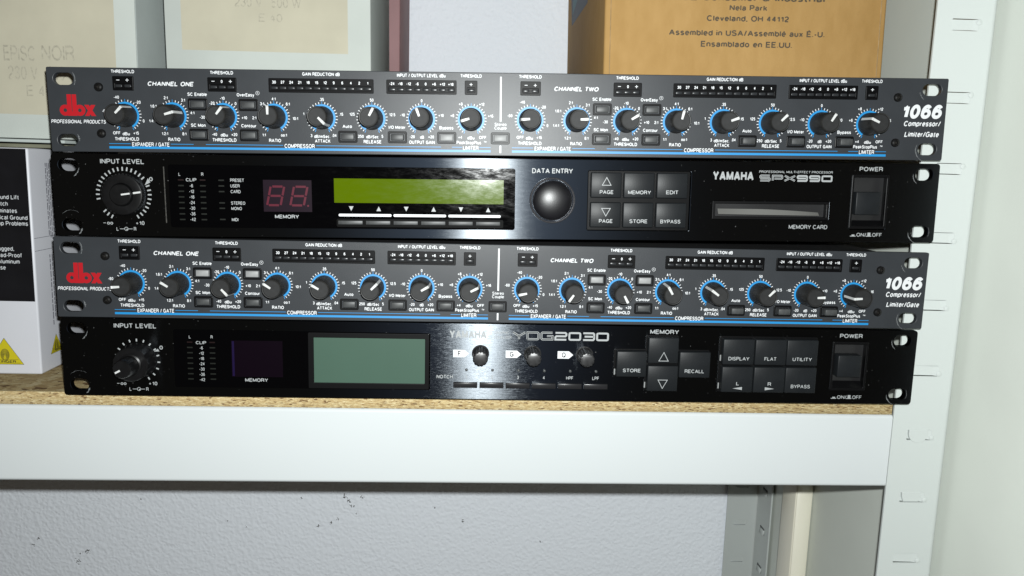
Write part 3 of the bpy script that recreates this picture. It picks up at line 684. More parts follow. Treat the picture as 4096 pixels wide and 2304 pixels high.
def effects(root):
    WIN = (-180.3, -16.6, 5.3, 16.7)
    holes = [rrect(114.6, -9.7, 180.0, .3, .4, 2), rrect(192.3, -14.9, 212.7, 15.4, .6, 2), rrect(45.2, -16.6, 102.0, 16.0, .8, 3)]
    black_panel(root, holes)
    # display window plate, a shade proud of the face
    wn = link(plate_me(rrect(-180.3, -16.8, 5.3, 16.6, 1.2, 3), [rrect(-91.6, -15.8, -1.0, -11.4, .8, 3)], 1.0, .15), 'display_window', 'window_gloss', root, (0, -.35, 0))
    slab('soft_key_well', 'inset_black', root, -46.3, -13.6, 92, 5.4, .02, .2, 0)
    for i in range(6): slab('soft_key', 'button_grey', root, -84.1 + 14.95 * i, -13.4, 13.2, 2.1, .1, .85, .2)
    D = .36
    lc = Flat(); lc.rect(-92.6, -2.75, -1.0, 10.3, D + .04); lo = lc.build('lcd_screen', 'lcd_lime', root)
    sg = Flat(); sg.rect(-130.4, -7.9, -104.6, 9.1, D + .04); so = sg.build('segment_display', 'segment_window', root)
    s2 = Flat()
    for cx in (-124.0, -111.6):
        k = .22
        for (a, c) in (((-3.4, 5.6), (3.4, 5.6)), ((-3.4, .6), (3.4, .6)), ((-3.4, -4.4), (3.4, -4.4))):
            s2.strip([(cx + a[0] + .7 + k * a[1], a[1]), (cx + c[0] - .7 + k * c[1] * 1, c[1])], 1.15, h=D + .07)
        for sx in (-3.6, 3.6):
            for (za, zb) in ((5.5, .9), (.3, -4.3)):
                s2.strip([(cx + sx + k * za, za), (cx + sx + k * zb, zb)], 1.15, h=D + .075)
    s2.disc(-105.9 - .8, -4.6, .55, D + .07)
    o = s2.build('digit_segments', 'segment_red', so) 
    W = Flat()
    def t(s, x, z, hh=2.0, w=None, **k): W.text(s, x, z, hh, w, bold=.02, **k)
    t('INPUT LEVEL', -204.2, 18.0, 2.6, 22.8); t('DATA ENTRY', 25.5, 15.6, 2.7, 22.2); t('POWER', 202.3, 18.6, 2.4, 13.2)
    for i in range(31):
        a = -150 + 10 * i
        if a in (-120, -110): continue
        if a == 60: W.poly([(-204.3 + 12.0 * .94, .5 + 12.0 * .42), (-204.3 + 14.6 * .90, .5 + 14.6 * .60), (-204.3 + 14.6 * .98, .5 + 14.6 * .45)]); continue
        W.tick(-204.3, .5, 12.6, 14.6, a, .75)
    t('0', -189.6, 8.8, 2.2, 1.9); t('oo', -212.5, -14.7, 1.9, 3.2); W.rect(-216, -14.9, -214.7, -14.6)
    t('10', -195.6, -14.7, 2.1, 2.6); t('+', -198.2, -14.7, 2.0)
    def lcr(x, z):
        t('L', x - 4.7, z, 2.0); t('R', x + 4.6, z, 2.0); W.arc(x, z, .9, 0, 360, .3); W.disc(x + .3, z - .3, .35); W.rect(x - 3.4, z - .15, x - 1.0, z + .15); W.rect(x + 1.0, z - .15, x + 3.3, z + .15)
    lcr(-204.1, -17.9)
    W2 = Flat(); W, W2 = W2, W
    def tw(s, x, z, hh=1.75, w=None, al='C'): W.text(s, x, z, hh, w, bold=.02, h=D + .05, align=al)
    tw('L', -174.4, 11.6); tw('R', -162.3, 11.7); tw('CLIP', -168.3, 8.7, 1.75, 5.6)
    for i, s in enumerate(['-6', '-12', '-18', '-24', '-30', '-36', '-42']): tw(s, -168.3, 5.55 - 3.0 * i, 1.8)
    for s, z in (('PRESET', 8.7), ('USER', 5.7), ('CARD', 2.65), ('STEREO', -3.5), ('MONO', -6.4), ('MIDI', -12.4)):
        tw(s, -147.7, z, 1.75, al='L')
    tw('MEMORY', -118.2, -10.5, 2.0, 12.8)
    for i in range(6):
        x = -83.6 + 14.85 * i
        W.poly([(x - 1.25, -4.6), (x + 1.25, -4.6), (x, -7.1)] if i % 2 == 0 else [(x - 1.25, -7.1), (x + 1.25, -7.1), (x, -4.6)], D + .05)
    for a, c in ((-90.4, -61.9), (-60.8, -32.3), (-31.0, -2.5)): BR = Flat(); BR.poly(rrect(a, -10.1, c, -8.7, .6, 4), D + .05); BR.build('bar_mark', 'print_white', root)
    W.build('window_lettering', 'print_grey', root, 'stuff')
    W = W2
    for i in range(8):
        for x in (-173.8, -162.3): slab('led', 'dull_led_red' if i == 0 else 'dull_led', root, x, 8.6 - 3.02 * i, 2.9, .7, D, D + .1, 0)
    for z in (8.6, 5.6, 2.6, -3.45, -6.35, -12.35): slab('led', 'dull_led', root, -152.5, z, 2.9, .7, D, D + .1, 0)
    # data wheel
    dw = link(lathe_me('data_wheel', [(12.55, 0), (12.5, .7), (12.1, 1.0), (11.5, .7), (11.2, -.6)], 64), 'wheel_collar', 'collar_metal', root, (25.7, 0, -.4))
    prof = [(10.9, -.5)] + [(10.9 * math.cos(a), 1.2 + 3.6 * math.sin(a)) for a in [math.radians(q) for q in range(0, 91, 9)]]
    prof[-1] = (.02, prof[-1][1])
    link(lathe_me('data_wheel', prof, 64), 'data_wheel', 'wheel_rubber', root, (25.7, 0, -.4))
    # key block
    kf = link(plate_me(rrect(45.4, -16.4, 101.8, 15.8, .7, 3), [], 1.0, .1), 'key_well', 'meter_plastic', root, (0, 1.6, 0))
    K = Flat()
    for j, (z0, z1) in enumerate(((1.4, 15.1), (-14.8, -1.1))):
        for i, (a, c) in enumerate(((46.6, 63.4), (64.7, 81.5), (82.9, 99.9))):
            key(root, a, c, z0, z1, 1.2)
    gr = Flat()
    for x in (64.05, 82.2):
        gr.rect(x - .25, -14.5, x + .25, 14.8, .9)
    KT = Flat()
    def kt(s, x, z, w): KT.text(s, x, z, 2.1, w, bold=.02, h=1.25)
    kt('PAGE', 55.2, 4.5, 7.4); kt('MEMORY', 73.4, 4.5, 12.6); kt('EDIT', 91.4, 4.7, 6.6); kt('PAGE', 55.2, -11.3, 7.4); kt('STORE', 73.3, -11.3, 9.8); kt('BYPASS', 91.1, -11.3, 11.2)
    KT.strip([(52.8, 8.2), (55.2, 12.4), (57.6, 8.2)], .5, True, 1.25); KT.strip([(52.8, -4.4), (55.2, -8.6), (57.6, -4.4)], .5, True, 1.25)
    KT.build('key_lettering', 'print_grey', root)
    # names
    NM = Flat(); NM.text('YAMAHA', 125.3, 14.05, 5.4, 22.6, bold=.045); NM.build('name_lettering', 'print_grey', root)
    W.text('PROFESSIONAL MULTI-EFFECT PROCESSOR', 160.2, 16.5, 1.25, 41.2, sh=.1, bold=.01)
    MD = Flat()
    for k, s in enumerate(squares(None, 'SPX990', 140.4, 180.4, 11.7, 14.4, 1.7)):
        MD.strip(s, .95, h=.05)
    MD.build('model_lettering', 'print_grey', root)
    W.build('panel_lettering', 'print_grey', root, 'stuff')
    I = Flat()
    for s in squares(None, 'SPX990', 140.4, 180.4, 11.7, 14.4, 1.7)[:4]: I.strip(s, .28, h=.07)
    I.build('letter_inlay', 'black_plastic', root)
    E_ = Flat(); E_.text('MEMORY CARD', 169, -13.7, 2.3, 21.8, bold=.008); on_off(E_, 193.2, -17.8); E_.build('lower_lettering', 'print_grey', root)
    # card slot with a bowed flap
    cs = link(plate_me(rrect(-32.8, -5.0, 32.8, 5.0, .3, 2), [rrect(-31.2, -3.6, 31.2, 3.6, .2, 2)], 6.0, .2), 'card_slot', 'black_plastic', root, (147.3, -.5, -4.7))
    slab('slot_back', 'rubber', cs, 0, 0, 64, 8, -6.6, -5.6, 0)
    vs = []; fs = []
    for i in range(17):
        u = i / 16; x = -29 + 57 * u; zt = .6 - 2.2 * max(0, u - .4) ** 1.4 * 1.6; zb = -2.3 - .5 * u
        vs += [(x, 3.4 - 1.2 * math.sin(u * 3.1), zt), (x, 1.6, zb)]
    fs = [(2 * i, 2 * i + 1, 2 * i + 3, 2 * i + 2) for i in range(16)]
    link(mesh('card_flap', vs, fs, True), 'card_flap', 'flap_grey', cs)
    power_switch(root, 191.9, 212.8, -14.5, 15.6, (194.6, 208.4, -6.6, 6.0, .6))
    # input level: two stacked rings
    k = link(lathe_me('input_knob', [(11.3, 0), (11.25, 1.4), (10.6, 2.6), (9.9, 2.8), (6.3, 2.7), (6.0, 2.3), (5.8, 2.7), (5.6, 4.3), (5.2, 4.6), (.02, 4.6)], 64), 'input_knob', 'knob_gloss', root, (-204.4, 0, .5), (0, math.radians(82), 0))
    p = Flat(); p.strip([(0, .6), (0, 5.2)], .85, h=4.68); p.strip([(0, 6.2), (0, 10.2)], .95, h=2.9); p.build('pointer', 'pointer_white', k)
    slab('scratch_strip', 'dust_strip', root, -182.6, .5, .5, 30, 0, .12, 0)


def equalizer(root):
    CX = -18.0; CZ = 111.0
    def un(x, z, h): s = 1 - h / 435.0; return CX + (x - CX) * s, CZ + (z - CZ) * s
    KH = 4.6
    black_panel(root, [rrect(192.3, -13.6, 212.6, 14.9, .6, 2)], 'black_scratched_metal')
    wn = link(plate_me(rrect(-180.5, -16.7, -38.6, 16.1, 1.0, 3), [], .5, .15), 'display_window', 'window_gloss', root, (0, -.3, 0))
    D = .3
    bz = link(plate_me(rrect(-106.6, -16.3, -39.2, 15.7, .6, 2), [rrect(-103.5, -13, -41.6, 12.9, .3, 2)], 1.0, .2), 'screen_bezel', 'black_plastic', root, (0, -1.0, 0))
    lc = Flat(); lc.rect(-103.9, -13.3, -41.2, 13.2, D + .06); lc.build('lcd_screen', 'lcd_sage', root)
    sg = Flat(); sg.rect(-149.0, -10.3, -120.8, 10.4, D + .06); so = sg.build('segment_display', 'violet_window', root)
    e = Flat(); e.rect(-148.6, -9.9, -147.4, 10, D + .09); e.build('window_edge', 'violet_edge', so)
    W = Flat()
    def t(s, x, z, hh=2.0, w=None, **k): W.text(s, x, z, hh, w, bold=.02, **k)
    t('INPUT LEVEL', -201.1, 17.8, 2.6, 22.8); t('POWER', 202.2, 18.3, 2.4, 13.3); t('MEMORY', 93.8, 19.0, 2.5, 16.4); t('NOTCH', -30.4, -8.8, 2.1, 9.2)
    for i in range(17):
        a = -150 + 18.75 * i
        if a < -85: continue
        W.tick(-200.6, -1.9, 10.9, 12.4, a, .75)
    W.poly([(-191.4, 3.4), (-189.2, 5.0), (-188.4, 3.5)])
    t('0', -187.4, 5.7, 2.2, 1.9); t('oo', -208.8, -15.0, 1.9, 3.2); W.rect(-212.3, -15.2, -211.0, -14.9); t('10', -191.6, -14.9, 2.1, 2.6); t('+', -194.3, -14.9, 2.0)
    x, z = -200.5, -18.2
    t('L', x - 4.7, z, 2.0); t('R', x + 4.6, z, 2.0); W.arc(x, z, .9, 0, 360, .3); W.disc(x + .3, z - .3, .35); W.rect(x - 3.4, z - .15, x - 1.0, z + .15); W.rect(x + 1.0, z - .15, x + 3.3, z + .15)
    V = Flat()
    def tw(s, x, z, hh=1.75, w=None): V.text(s, x, z, hh, w, bold=.02, h=D + .06)
    tw('L', -171.5, 12.1); tw('R', -159.5, 12.2); tw('CLIP', -165.4, 8.9, 1.75, 5.7)
    for i, s in enumerate(['-6', '-12', '-18', '-24', '-30', '-36', '-42']): tw(s, -165.3, 5.9 - 3.02 * i, 1.8)
    tw('MEMORY', -135.5, -12.1, 2.0, 12.6)
    V.build('window_lettering', 'print_grey', root, 'stuff')
    for i in range(8):
        for x in (-171.6, -159.3): slab('led', 'dull_led_red' if i == 0 else 'dull_led', root, x, 9.1 - 3.0 * i, 3.0, .7, D, D + .1, 0)
    NM = Flat(); NM.text('YAMAHA', -17.6, 15.8, 5.0, 20.6, bold=.045); NM.build('name_lettering', 'print_grey', root)
    W.text('GRAPHIC', 1.2, 17.1, 1.6, 8.6); W.text('EQUALIZER', 2.0, 14.5, 1.6, 9.8)
    L_ = squares(None, 'YDG2030', 8.0, 61.6, 13.6, 17.5, 1.7)
    MD = Flat()
    for s in L_: MD.strip(s, 1.05)
    MD.build('model_lettering', 'print_grey', root)
    for s, x in (('1', -18.2), ('2', -3.6), ('3', 11.1), ('4', 25.8), ('HPF', 40.6), ('LPF', 55.5)): t(s, x, -8.7, 2.0)
    for x in (-25.8, 3.8, 33.3):
        AR = Flat(); AR.poly([(x, 2.6), (x + 6.4, 2.6), (x + 8.9, 4.75), (x + 6.4, 6.9), (x, 6.9)]); AR.build('arrow_mark', 'print_white', root)
    on_off(W, 193.4, -18.0)
    W.build('panel_lettering', 'print_grey', root, 'stuff')
    I = Flat()
    for s in L_[:4]: I.strip(s, .4, h=.07)
    for s, x in (('F', -22.4), ('G', 7.2), ('Q', 36.8)): I.text(s, x, 4.75, 2.9, bold=.01, h=.07)
    I.build('letter_inlay', 'inset_black', root)
    # encoders
    em = lathe_me('encoder_knob', [(4.9, 0), (4.9, .5), (4.35, .8), (4.3, 1.2), (4.15, 12.2), (3.8, 12.9), (3.3, 13.1)], 72, (12, .10, 3, 5))
    for x, a in ((-10.4, 0), (19.0, .3), (48.6, .6)): link(em, 'encoder_knob', 'encoder_rubber', root, (x, 0, 5.0), (0, a, 0))
    for i in range(6):
        x = -18.2 + 14.75 * i
        slab('led', 'dull_lamp', root, x, -4.6, 1.5, 1.5, 0, .6, .6)
        s_ = slab('soft_key', 'button_bar', root, -18.7 + 14.85 * i, -13.3, 13.6, 3.1, -1, 1.5, .25)
    # keys
    def kk(x0, z0, x1, z1):
        a, b_ = un(x0, z0, KH); c, d = un(x1, z1, KH)
        return key(root, a, c, b_, d, KH)
    T = Flat()
    def kt(s, x, z, w):
        x, z = un(x, z, KH); T.text(s, x, z, 2.1, w, bold=.02, h=KH + .05)
    kk(67.3, -7.7, 84.6, 7.3); kk(85.2, .5, 102.6, 15.5); kk(85.4, -15.9, 103, -.9); kk(103.5, -7.7, 121.4, 7.4)
    for x in (128.4, 147.1, 165.6):
        kk(x, .3, x + 18.1, 15.3); kk(x + .2, -16, x + 18.3, -.9)
    kt('STORE', 76.1, -3.8, 10); kt('RECALL', 112.3, -3.8, 11); kt('DISPLAY', 137.7, 4.0, 12); kt('FLAT', 156, 4.1, 6.8); kt('UTILITY', 174.7, 4.1, 11.2); kt('BYPASS', 174.9, -12, 11.2); kt('L', 137.9, -10.7, 1.5); kt('R', 156.6, -10.8, 2.0)
    for pts in ([(91.5, 2.0), (94.2, 7.0), (96.9, 2.0)], [(91.6, -9.2), (94.3, -14.2), (97, -9.2)]):
        T.strip([un(x, z, KH) for x, z in pts], .5, True, KH + .05)
    T.poly([un(x, z, KH) for x, z in ((135.2, -13.6), (140.7, -12.7), (140.7, -14.5))], KH + .05); T.poly([un(x, z, KH) for x, z in ((159.6, -13.6), (154.1, -12.7), (154.1, -14.5))], KH + .05)
    T.build('key_lettering', 'print_grey', root)
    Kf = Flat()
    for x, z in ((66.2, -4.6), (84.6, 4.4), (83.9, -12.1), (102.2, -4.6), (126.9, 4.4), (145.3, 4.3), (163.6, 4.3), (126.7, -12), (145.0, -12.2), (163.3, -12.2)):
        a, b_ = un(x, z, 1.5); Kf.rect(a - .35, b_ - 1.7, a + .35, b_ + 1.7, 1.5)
    Kf.build('key_glints', 'key_glint_paint', root)  # pale strips painted in for glints beside the keys
    fr = link(plate_me(rrect(125.8, -15.4, 182.6, 17.3, .8, 2), [], .8, .2), 'key_frame', 'black_plastic', root, (0, -.6, 0))
    for a, b0, c, d in ((65.3, -7.2, 84.2, 8.9), (83.4, -15.2, 102.2, 17.2), (101.6, -7.2, 120.4, 8.9)):
        link(plate_me(rrect(a, b0, c, d, .8, 2), [], .8, .2), 'key_frame', 'black_plastic', root, (0, -.45 - .1 * (b0 < -10), 0))
    power_switch(root, 191.9, 212.8, -13.9, 15.0, (194.6, 208.1, -5.4, 7.4, 2.2))
    # tall stacked input knob
    k = link(lathe_me('input_knob', [(10.3, 0), (10.25, .8), (9.9, 1.3), (9.5, 9.3), (9.0, 9.8), (6.0, 9.8)], 72, (20, .03, 3, 3)), 'input_knob', 'knob_gloss', root, (-200.6, 0, -1.9), (0, math.radians(-119), 0))
    link(lathe_me('inner_knob', [(6.3, 9.6), (6.2, 10.4), (5.4, 10.9), (5.0, 19.4), (4.6, 20.0), (4.3, 20.0), (.02, 19.9)], 60, (14, .06, 3, 4)), 'inner_knob', 'knob_gloss', k)
    p = Flat(); p.strip([(0, 1.0), (0, 4.0)], .95, h=20.1); p.build('pointer', 'pointer_white', k)

AA = ([45, 74, 39, 0, 135, 28, -20, -107], [-94, 88, 59, 13, 70, 45, 31, -65])
CC = ([-94, -58, 137, -56, -60, 45, 59, 62], [-102, -145, 152, -31, -54, 43, 87, -93])
GR = 'rack units stacked on the shelf'
ra = rack_root('compressor_unit', 'grey rack compressor with a red logo, topmost unit of the stack', 'compressor', 0, 0, 0, -1.41, -1.08, GR)
compressor(ra, AA, flash_lit=('ste0', 'byp0'), out=('aut1', 'iom1', 'byp1'))
rb = rack_root('effects_processor', 'black rack effects unit with lime display and round data wheel', 'effects unit', 1.9, -.85, -45.2, -.61, -.98, GR)
effects(rb)
rc = rack_root('compressor_unit', 'grey rack compressor with a red logo, between the two black units', 'compressor', 1.1, -1.25, -92.07, -.43, -.31, GR)
compressor(rc, CC, flash_lit=('sce0', 'oe0', 'sce1', 'oe1'), out=('aut1', 'iom1', 'byp1'))
rd = rack_root('graphic_equalizer', 'black rack equalizer with sage green screen, bottom unit on the chipboard', 'equalizer', .77, 1.09, -137.15, -.51, -.23, GR)
equalizer(rd)
for r_ in (ra, rb, rc, rd): up_children(r_)
for x in (-190, 190):
    for y in (30, 230): link(lathe_me('foot', [(7, 0), (6.5, 3.2)], 20), 'rubber_foot', 'rubber', rd, (x, y, .8), (math.radians(-90), 0, 0))
link(lathe_me('foot', [(7, 0), (6.3, 3.8)], 20), 'rubber_foot', 'rubber', rb, (196, 24, .9), (math.radians(-90), 0, 0))

# ------------------------------------------------------------------ shelving
sh = thing('shelving_unit', 'white painted steel shelving with slotted posts and a chipboard shelf', 'shelf', (258, 13, -700))
def world_part(me, name, m, parent, loc=(0, 0, 0), rot=None):
    p = Vector(loc) - parent.location / MM
    return link(me, name, m, parent, p, rot)
def prism(name, prof, axis, a, b, smooth=True):
    """closed profile [(p,q)] extruded along x (p=y,q=z) or z (p=x,q=y)"""
    n = len(prof); vs = []
    for e in (a, b):
        for p, q in prof: vs.append((e, p, q) if axis == 'x' else (p, q, e))
    fs = [(i, (i + 1) % n, n + (i + 1) % n, n + i) for i in range(n)] + [tuple(range(n)), tuple(range(2 * n - 1, n - 1, -1))]
    me = mesh(name, vs, fs)
    bm = bmesh.new(); bm.from_mesh(me); bmesh.ops.recalc_face_normals(bm, faces=bm.faces); bm.to_mesh(me); bm.free()
    if smooth:
        me.polygons.foreach_set('use_smooth', [True] * len(me.polygons)); me.set_sharp_from_angle(angle=math.radians(32))
    return me
# beam: box face with rolled top and bottom edges
def rolled(y0, y1, z0, z1, r, n=6):
    p = [(y1, z0)]
    p += [(y0 + r - r * math.sin(math.radians(90 * i / n)), z0 + r - r * math.cos(math.radians(90 * i / n))) for i in range(n + 1)]
    p += [(y0 + r - r * math.cos(math.radians(90 * i / n)), z1 - r + r * math.sin(math.radians(90 * i / n))) for i in range(n + 1)]
    p += [(y1, z1)]
    return p
BX0 = -640
world_part(prism('front_beam', rolled(13.1, 24, -215.0, -169.4, 2.2), 'x', BX0, 240.4), 'front_beam', 'painted_beam', sh)
world_part(prism('rear_beam', rolled(296, 306, -215.0, -175.5, 2.0), 'x', BX0, 246), 'rear_beam', 'painted_beam', sh)
bd = world_part(box_me(240.2 - BX0, 281, 7.8, .25, 1), 'shelf_board', 'chipboard_face', sh, ((240.2 + BX0) / 2, 14.6 + 140.5, -165.6))
world_part(box_me(240.2 - BX0, .6, 7.5, .12, 1), 'board_edge', 'chipboard_edge', sh, ((240.2 + BX0) / 2, 14.4, -165.55))
# posts
def post_front(x0, x1, y, zs, name, flip=False):
    P = thing_part = world_part(plate_me(rrect(x0, -700, x1 - 3, 420), [rrect(a, z - 3.25, b_, z + 3.25, .9, 3) for a, b_, z in zs], 1.4, 0), name, 'painted_steel', sh, (0, y, 0))
    return P
zs = [(250.2, 265.8, -141.6 + 40 * k - (0)) for k in range(-8, 10)]
fp = post_front(240.9, 276.4, 13.1, zs, 'front_post')
prof = [(273.4 + 3 * math.sin(math.radians(15 * i)), 16.1 - 3 * math.cos(math.radians(15 * i))) for i in range(7)] + [(276.4, 50), (275.0, 50), (275.0, 16.2)] + [(273.4 + 1.6 * math.sin(math.radians(90 - 30 * i)), 16.1 - 1.6 * math.cos(math.radians(90 - 30 * i))) for i in range(1, 4)]
world_part(prism('post_side', prof, 'z', -700, 420), 'front_post_side', 'painted_steel', sh)
# pressed tongue seen in each slot: deep on the left, meeting the face on the right
def tongue_me():
    vs = [(-7.2, 1.4, -2.8), (-7.2, 1.4, 2.9), (4.6, .8, 2.9), (4.6, .8, -2.8), (7.9, .05, 3.1), (7.9, .05, -3.1)]
    fs = [(0, 3, 2, 1), (3, 5, 4, 2)]
    return mesh('tongue', vs, fs)
TM = tongue_me()
for a, b_, z in zs:
    if -300 < z < 100:
        world_part(TM, 'slot_tongue', 'painted_steel', sh, ((a + b_) / 2, 13.15, z))
GLINT_BEAD = lathe_me('glint_bead', [(1.7, -.15), (1.45, .22), (.9, .42), (.02, .5)], 16)  # added bead beside each slot, shaped to catch a flash glint
for a, b_, z in zs:
    if -300 < z < 100: world_part(GLINT_BEAD, 'glint_bead', 'painted_steel', sh, (b_ + .4, 13.1, z + (1.6 if z > -60 else -1.8)))
# beam hooks resting in two slots
def hook_me(hw, drop, rnd):
    if rnd: pts = [(-hw, 3.0)] + [(-hw * math.cos(math.radians(a)), 1.0 - (drop + 1.0) * math.sin(math.radians(a)) ** .9) for a in range(8, 176, 12)] + [(hw, 3.0)]
    else: pts = [(-hw, 3.0), (-hw * .97, 0), (-hw * .78, -drop), (hw * .78, -drop), (hw * .97, 0), (hw, 3.0)]
    return plate_me(pts[::-1], [], 2.4, .25)
world_part(hook_me(6.0, 5.2, True), 'beam_hook', 'painted_steel', sh, (257.4, 12.7, -181.5 + .2))
world_part(hook_me(6.0, 3.1, False), 'beam_hook', 'painted_steel', sh, (257.3, 12.9, -221.5 + .2))
# rear post
zr = [(253.5, 267.5, -302 - 40 * k) for k in range(-14, 6)]
zr = [(254.0, 268.0, -375.6 + 39.8 * k) for k in range(-4, 20)]
rp = world_part(plate_me(rrect(246.5, -700, 275.4, 420), [rrect(a, z - 3.2, b_, z + 3.2, 2.0, 4) for a, b_, z in zr], 1.4, 0), 'rear_post', 'painted_steel', sh, (0, 304, 0))
for a, b_, z in zr: 
    if z < -200: world_part(TM, 'slot_tongue', 'painted_steel', sh, (261, 304.0, z), (0, 0, 0))
prof = [(275.4, 305.4), (275.4, 304)] + [(275.4 + 1.6 * math.sin(math.radians(30 * i)), 302.4 + 1.6 * math.cos(math.radians(30 * i))) for i in range(1, 4)] + [(277.0, 270), (278.4, 270), (278.4, 302.4)] + [(275.4 + 3 * math.sin(math.radians(90 - 30 * i)), 302.4 + 3 * math.cos(math.radians(90 - 30 * i))) for i in range(1, 3)]
world_part(prism('rear_post_side', prof, 'z', -700, 420), 'rear_post_side', 'painted_steel', sh)
sl = mesh('side_slot', [(0, -4.5, -3), (0, 4.5, -3), (0, 4.5, 3.2), (0, -4.5, 3.2)], [(0, 1, 2, 3)])
for z in range(-12, 0):
    zz = -375.6 + 39.8 * (z + 10)
    o = world_part(box_me(.8, 10, 6.4, .2, 1), 'side_slot', 'slot_dark', sh, (276.9, 286, zz))
    world_part(box_me(1.4, 9, 5.0, .3, 1), 'side_tongue', 'painted_steel', sh, (276.3, 285.0, zz - .8), (0, math.radians(12), 0))
for o in [o for o in sh.children if o.name.startswith('side_slot')]: o.material_slots[0].link = 'OBJECT'; o.material_slots[0].material = MATS['slot_dark']

# ------------------------------------------------------------------ walls and trunking
def quad(name, vs, m):
    o = link(mesh(name, vs, [(0, 1, 2, 3)]), name, m); o['kind'] = 'structure'; return o
bw = link(mesh('back_wall', [(-900, 0, -760), (281, 0, -760), (281, 0, 700), (-900, 0, 700)], [(0, 1, 2, 3)]), 'back_wall', 'textured_wallpaper', loc=(0, 309, 0)); bw['kind'] = 'structure'
sw = link(box_me(110, 380, 1460), 'side_wall', 'side_wall_paint', None, (335.5, 130, -30)); sw['kind'] = 'structure'
tk = thing('cable_trunking', 'cream plastic cable trunking running up the side wall behind the shelf', 'trunking', (272.7, 205, -700))
world_part(box_me(15, 27, 900, .7, 2), 'trunking_body', 'trunking_plastic', tk, (272.7, 205, -622))
world_part(box_me(13.4, 1.4, 890, .4, 1), 'trunking_lid', 'trunking_plastic', tk, (272.7, 191.1, -622))

# ------------------------------------------------------------------ boxes
def plain_box(name, label, cat, x0, x1, y0, y1, z0, z1, mfront, mside, roll=0, yaw=0, bev=.8, group=None):
    """panels of a carton: front, two sides, top, back, bottom as one body plus a front panel of its own"""
    t = thing(name, label, cat, ((x0 + x1) / 2, (y0 + y1) / 2, z0), (0, math.radians(roll), math.radians(yaw)), group)
    hx, hy, hz = (x1 - x0) / 2, (y1 - y0) / 2, z1 - z0
    body = link(box_me(2 * hx, 2 * hy - 1.0, hz, bev, 2), 'carton_body', mside, t, (0, .5, hz / 2))
    front = link(box_me(2 * hx, 1.2, hz, .5, 2), 'front_panel', mfront, t, (0, -hy + .1, hz / 2))
    return t, hx, hy, hz
b1, hx, hy, hz = plain_box('lamp_box', 'cream labelled white lamp box at the left edge, with faint large lettering', 'box', -345, -218.5, 66, 300, -19.2, 150, 'card_white', 'card_side', group='white lamp boxes')
def facade(parent, hy, off=0.0):
    class F(Flat): pass
    return Flat()
def put(F, name, m, parent, hy, h=0): # print lies on the front face at y=-hy-.5
    o = F.build(name, m, parent)
    if o: o.location.y = (-hy - .5) * MM
    return o
def wx(x, t): return x - t.location.x / MM
def wz(z, t): return z - t.location.z / MM
F = Flat(); F.rect(wx(-341, b1), wz(-5, b1), wx(-230.5, b1), wz(118, b1)); put(F, 'label', 'card_cream', b1, hy)
F = Flat()
F.text('EPISC', wx(-286.5, b1), wz(30.5, b1), 9, 18, h=.09, cond=.8); F.text('NOIR', wx(-264, b1), wz(31.4, b1), 9, 19, h=.09)
F.text('230 V', wx(-285, b1), wz(22.0, b1) - 2.8, 8, 17, h=.09); F.text('300 W', wx(-262, b1), wz(22.4, b1) - 2.8, 8, 17, h=.09); F.text('E 40', wx(-276, b1), wz(9.0, b1), 6.5, 15, h=.09)
put(F, 'label_lettering', 'label_ink', b1, hy)
b2, hx, hy, hz = plain_box('lamp_box', 'white lamp box with faded cream label, second from the left, standing behind the topmost unit', 'box', -201.0, -79.2, 66, 178, 20.6, 170, 'card_white', 'card_side', group='white lamp boxes', roll=-.5)
F = Flat(); F.rect(wx(-191.2, b2), wz(36.4, b2), wx(-92.8, b2), wz(140, b2)); put(F, 'label', 'card_cream', b2, hy)
F = Flat(); F.text('230 V · 500 W', wx(-140, b2), wz(64.8, b2), 5.6, 39, h=.09); F.text('E 40', wx(-138.6, b2), wz(56.2, b2), 4.8, 14, h=.09)
put(F, 'label_lettering', 'label_ink', b2, hy)
rbx = thing('maroon_box', 'dull maroon carton mostly hidden behind the second lamp box', 'box', (-110, 250, 18.5))
link(box_me(72, 95, 190, .8, 2), 'carton_body', 'maroon_card', rbx, (0, -.5, 95))
link(box_me(70, 30, 1.0, .2, 1), 'lid_flap', 'maroon_card', rbx, (0, -20, 190.6))
cb = thing('cardboard_box', 'brown corrugated cardboard box with printed address lines, on top of the stack', 'box', (160.6, 195, 24.5), (0, math.radians(-1.2), math.radians(-.3)))
link(box_me(185, 209, 180, 1.6, 3), 'carton_body', 'kraft_carton', cb, (0, 0, 90))
for sx, nm in ((-1, 'side_seam'), (1, 'side_seam')):
    link(box_me(.5, 1.0, 179, .2, 1), nm, 'carton_seam', cb, (sx * 88.6, -104.5, 90))
for o in cb.children:
    if o.name.startswith('side_seam'): o.data.materials.clear(); o.data.materials.append(MATS['carton_seam'])
F = Flat()
def cl(s, z, hh, w, xc=161.5): F.text(s, xc - 160.6, z - 24.5, hh, w, bold=.034, h=.06)
cl('GE Consumer & Industrial', 84.2, 4.0, 94, 164.5); cl('Nela Park', 78.0, 3.6, 24.8); cl('Cleveland, OH 44112', 71.3, 3.7, 54); cl('Assembled in USA/Assemblé aux É.-U.', 62.2, 3.8, 102.6); cl('Ensamblado en EE.UU.', 55.2, 3.8, 60.4)
o = F.build('carton_lettering', 'carton_ink', cb); o.location.y = -104.5 * MM
tri = mesh('side_print', [(-92.6, 90, 96), (-92.6, 72, 71), (-92.6, -20, 70), (-92.6, -20, 120), (-92.6, 90, 120)], [(0, 1, 2, 3, 4)])
link(mesh('side_print', [(-.06, 88, 120), (-.06, 74, 70), (-.06, -22, 71), (-.06, -60, 120)], [(0, 1, 2, 3)]), 'side_print', 'navy_ink', cb, (-92.5, 0, 0))
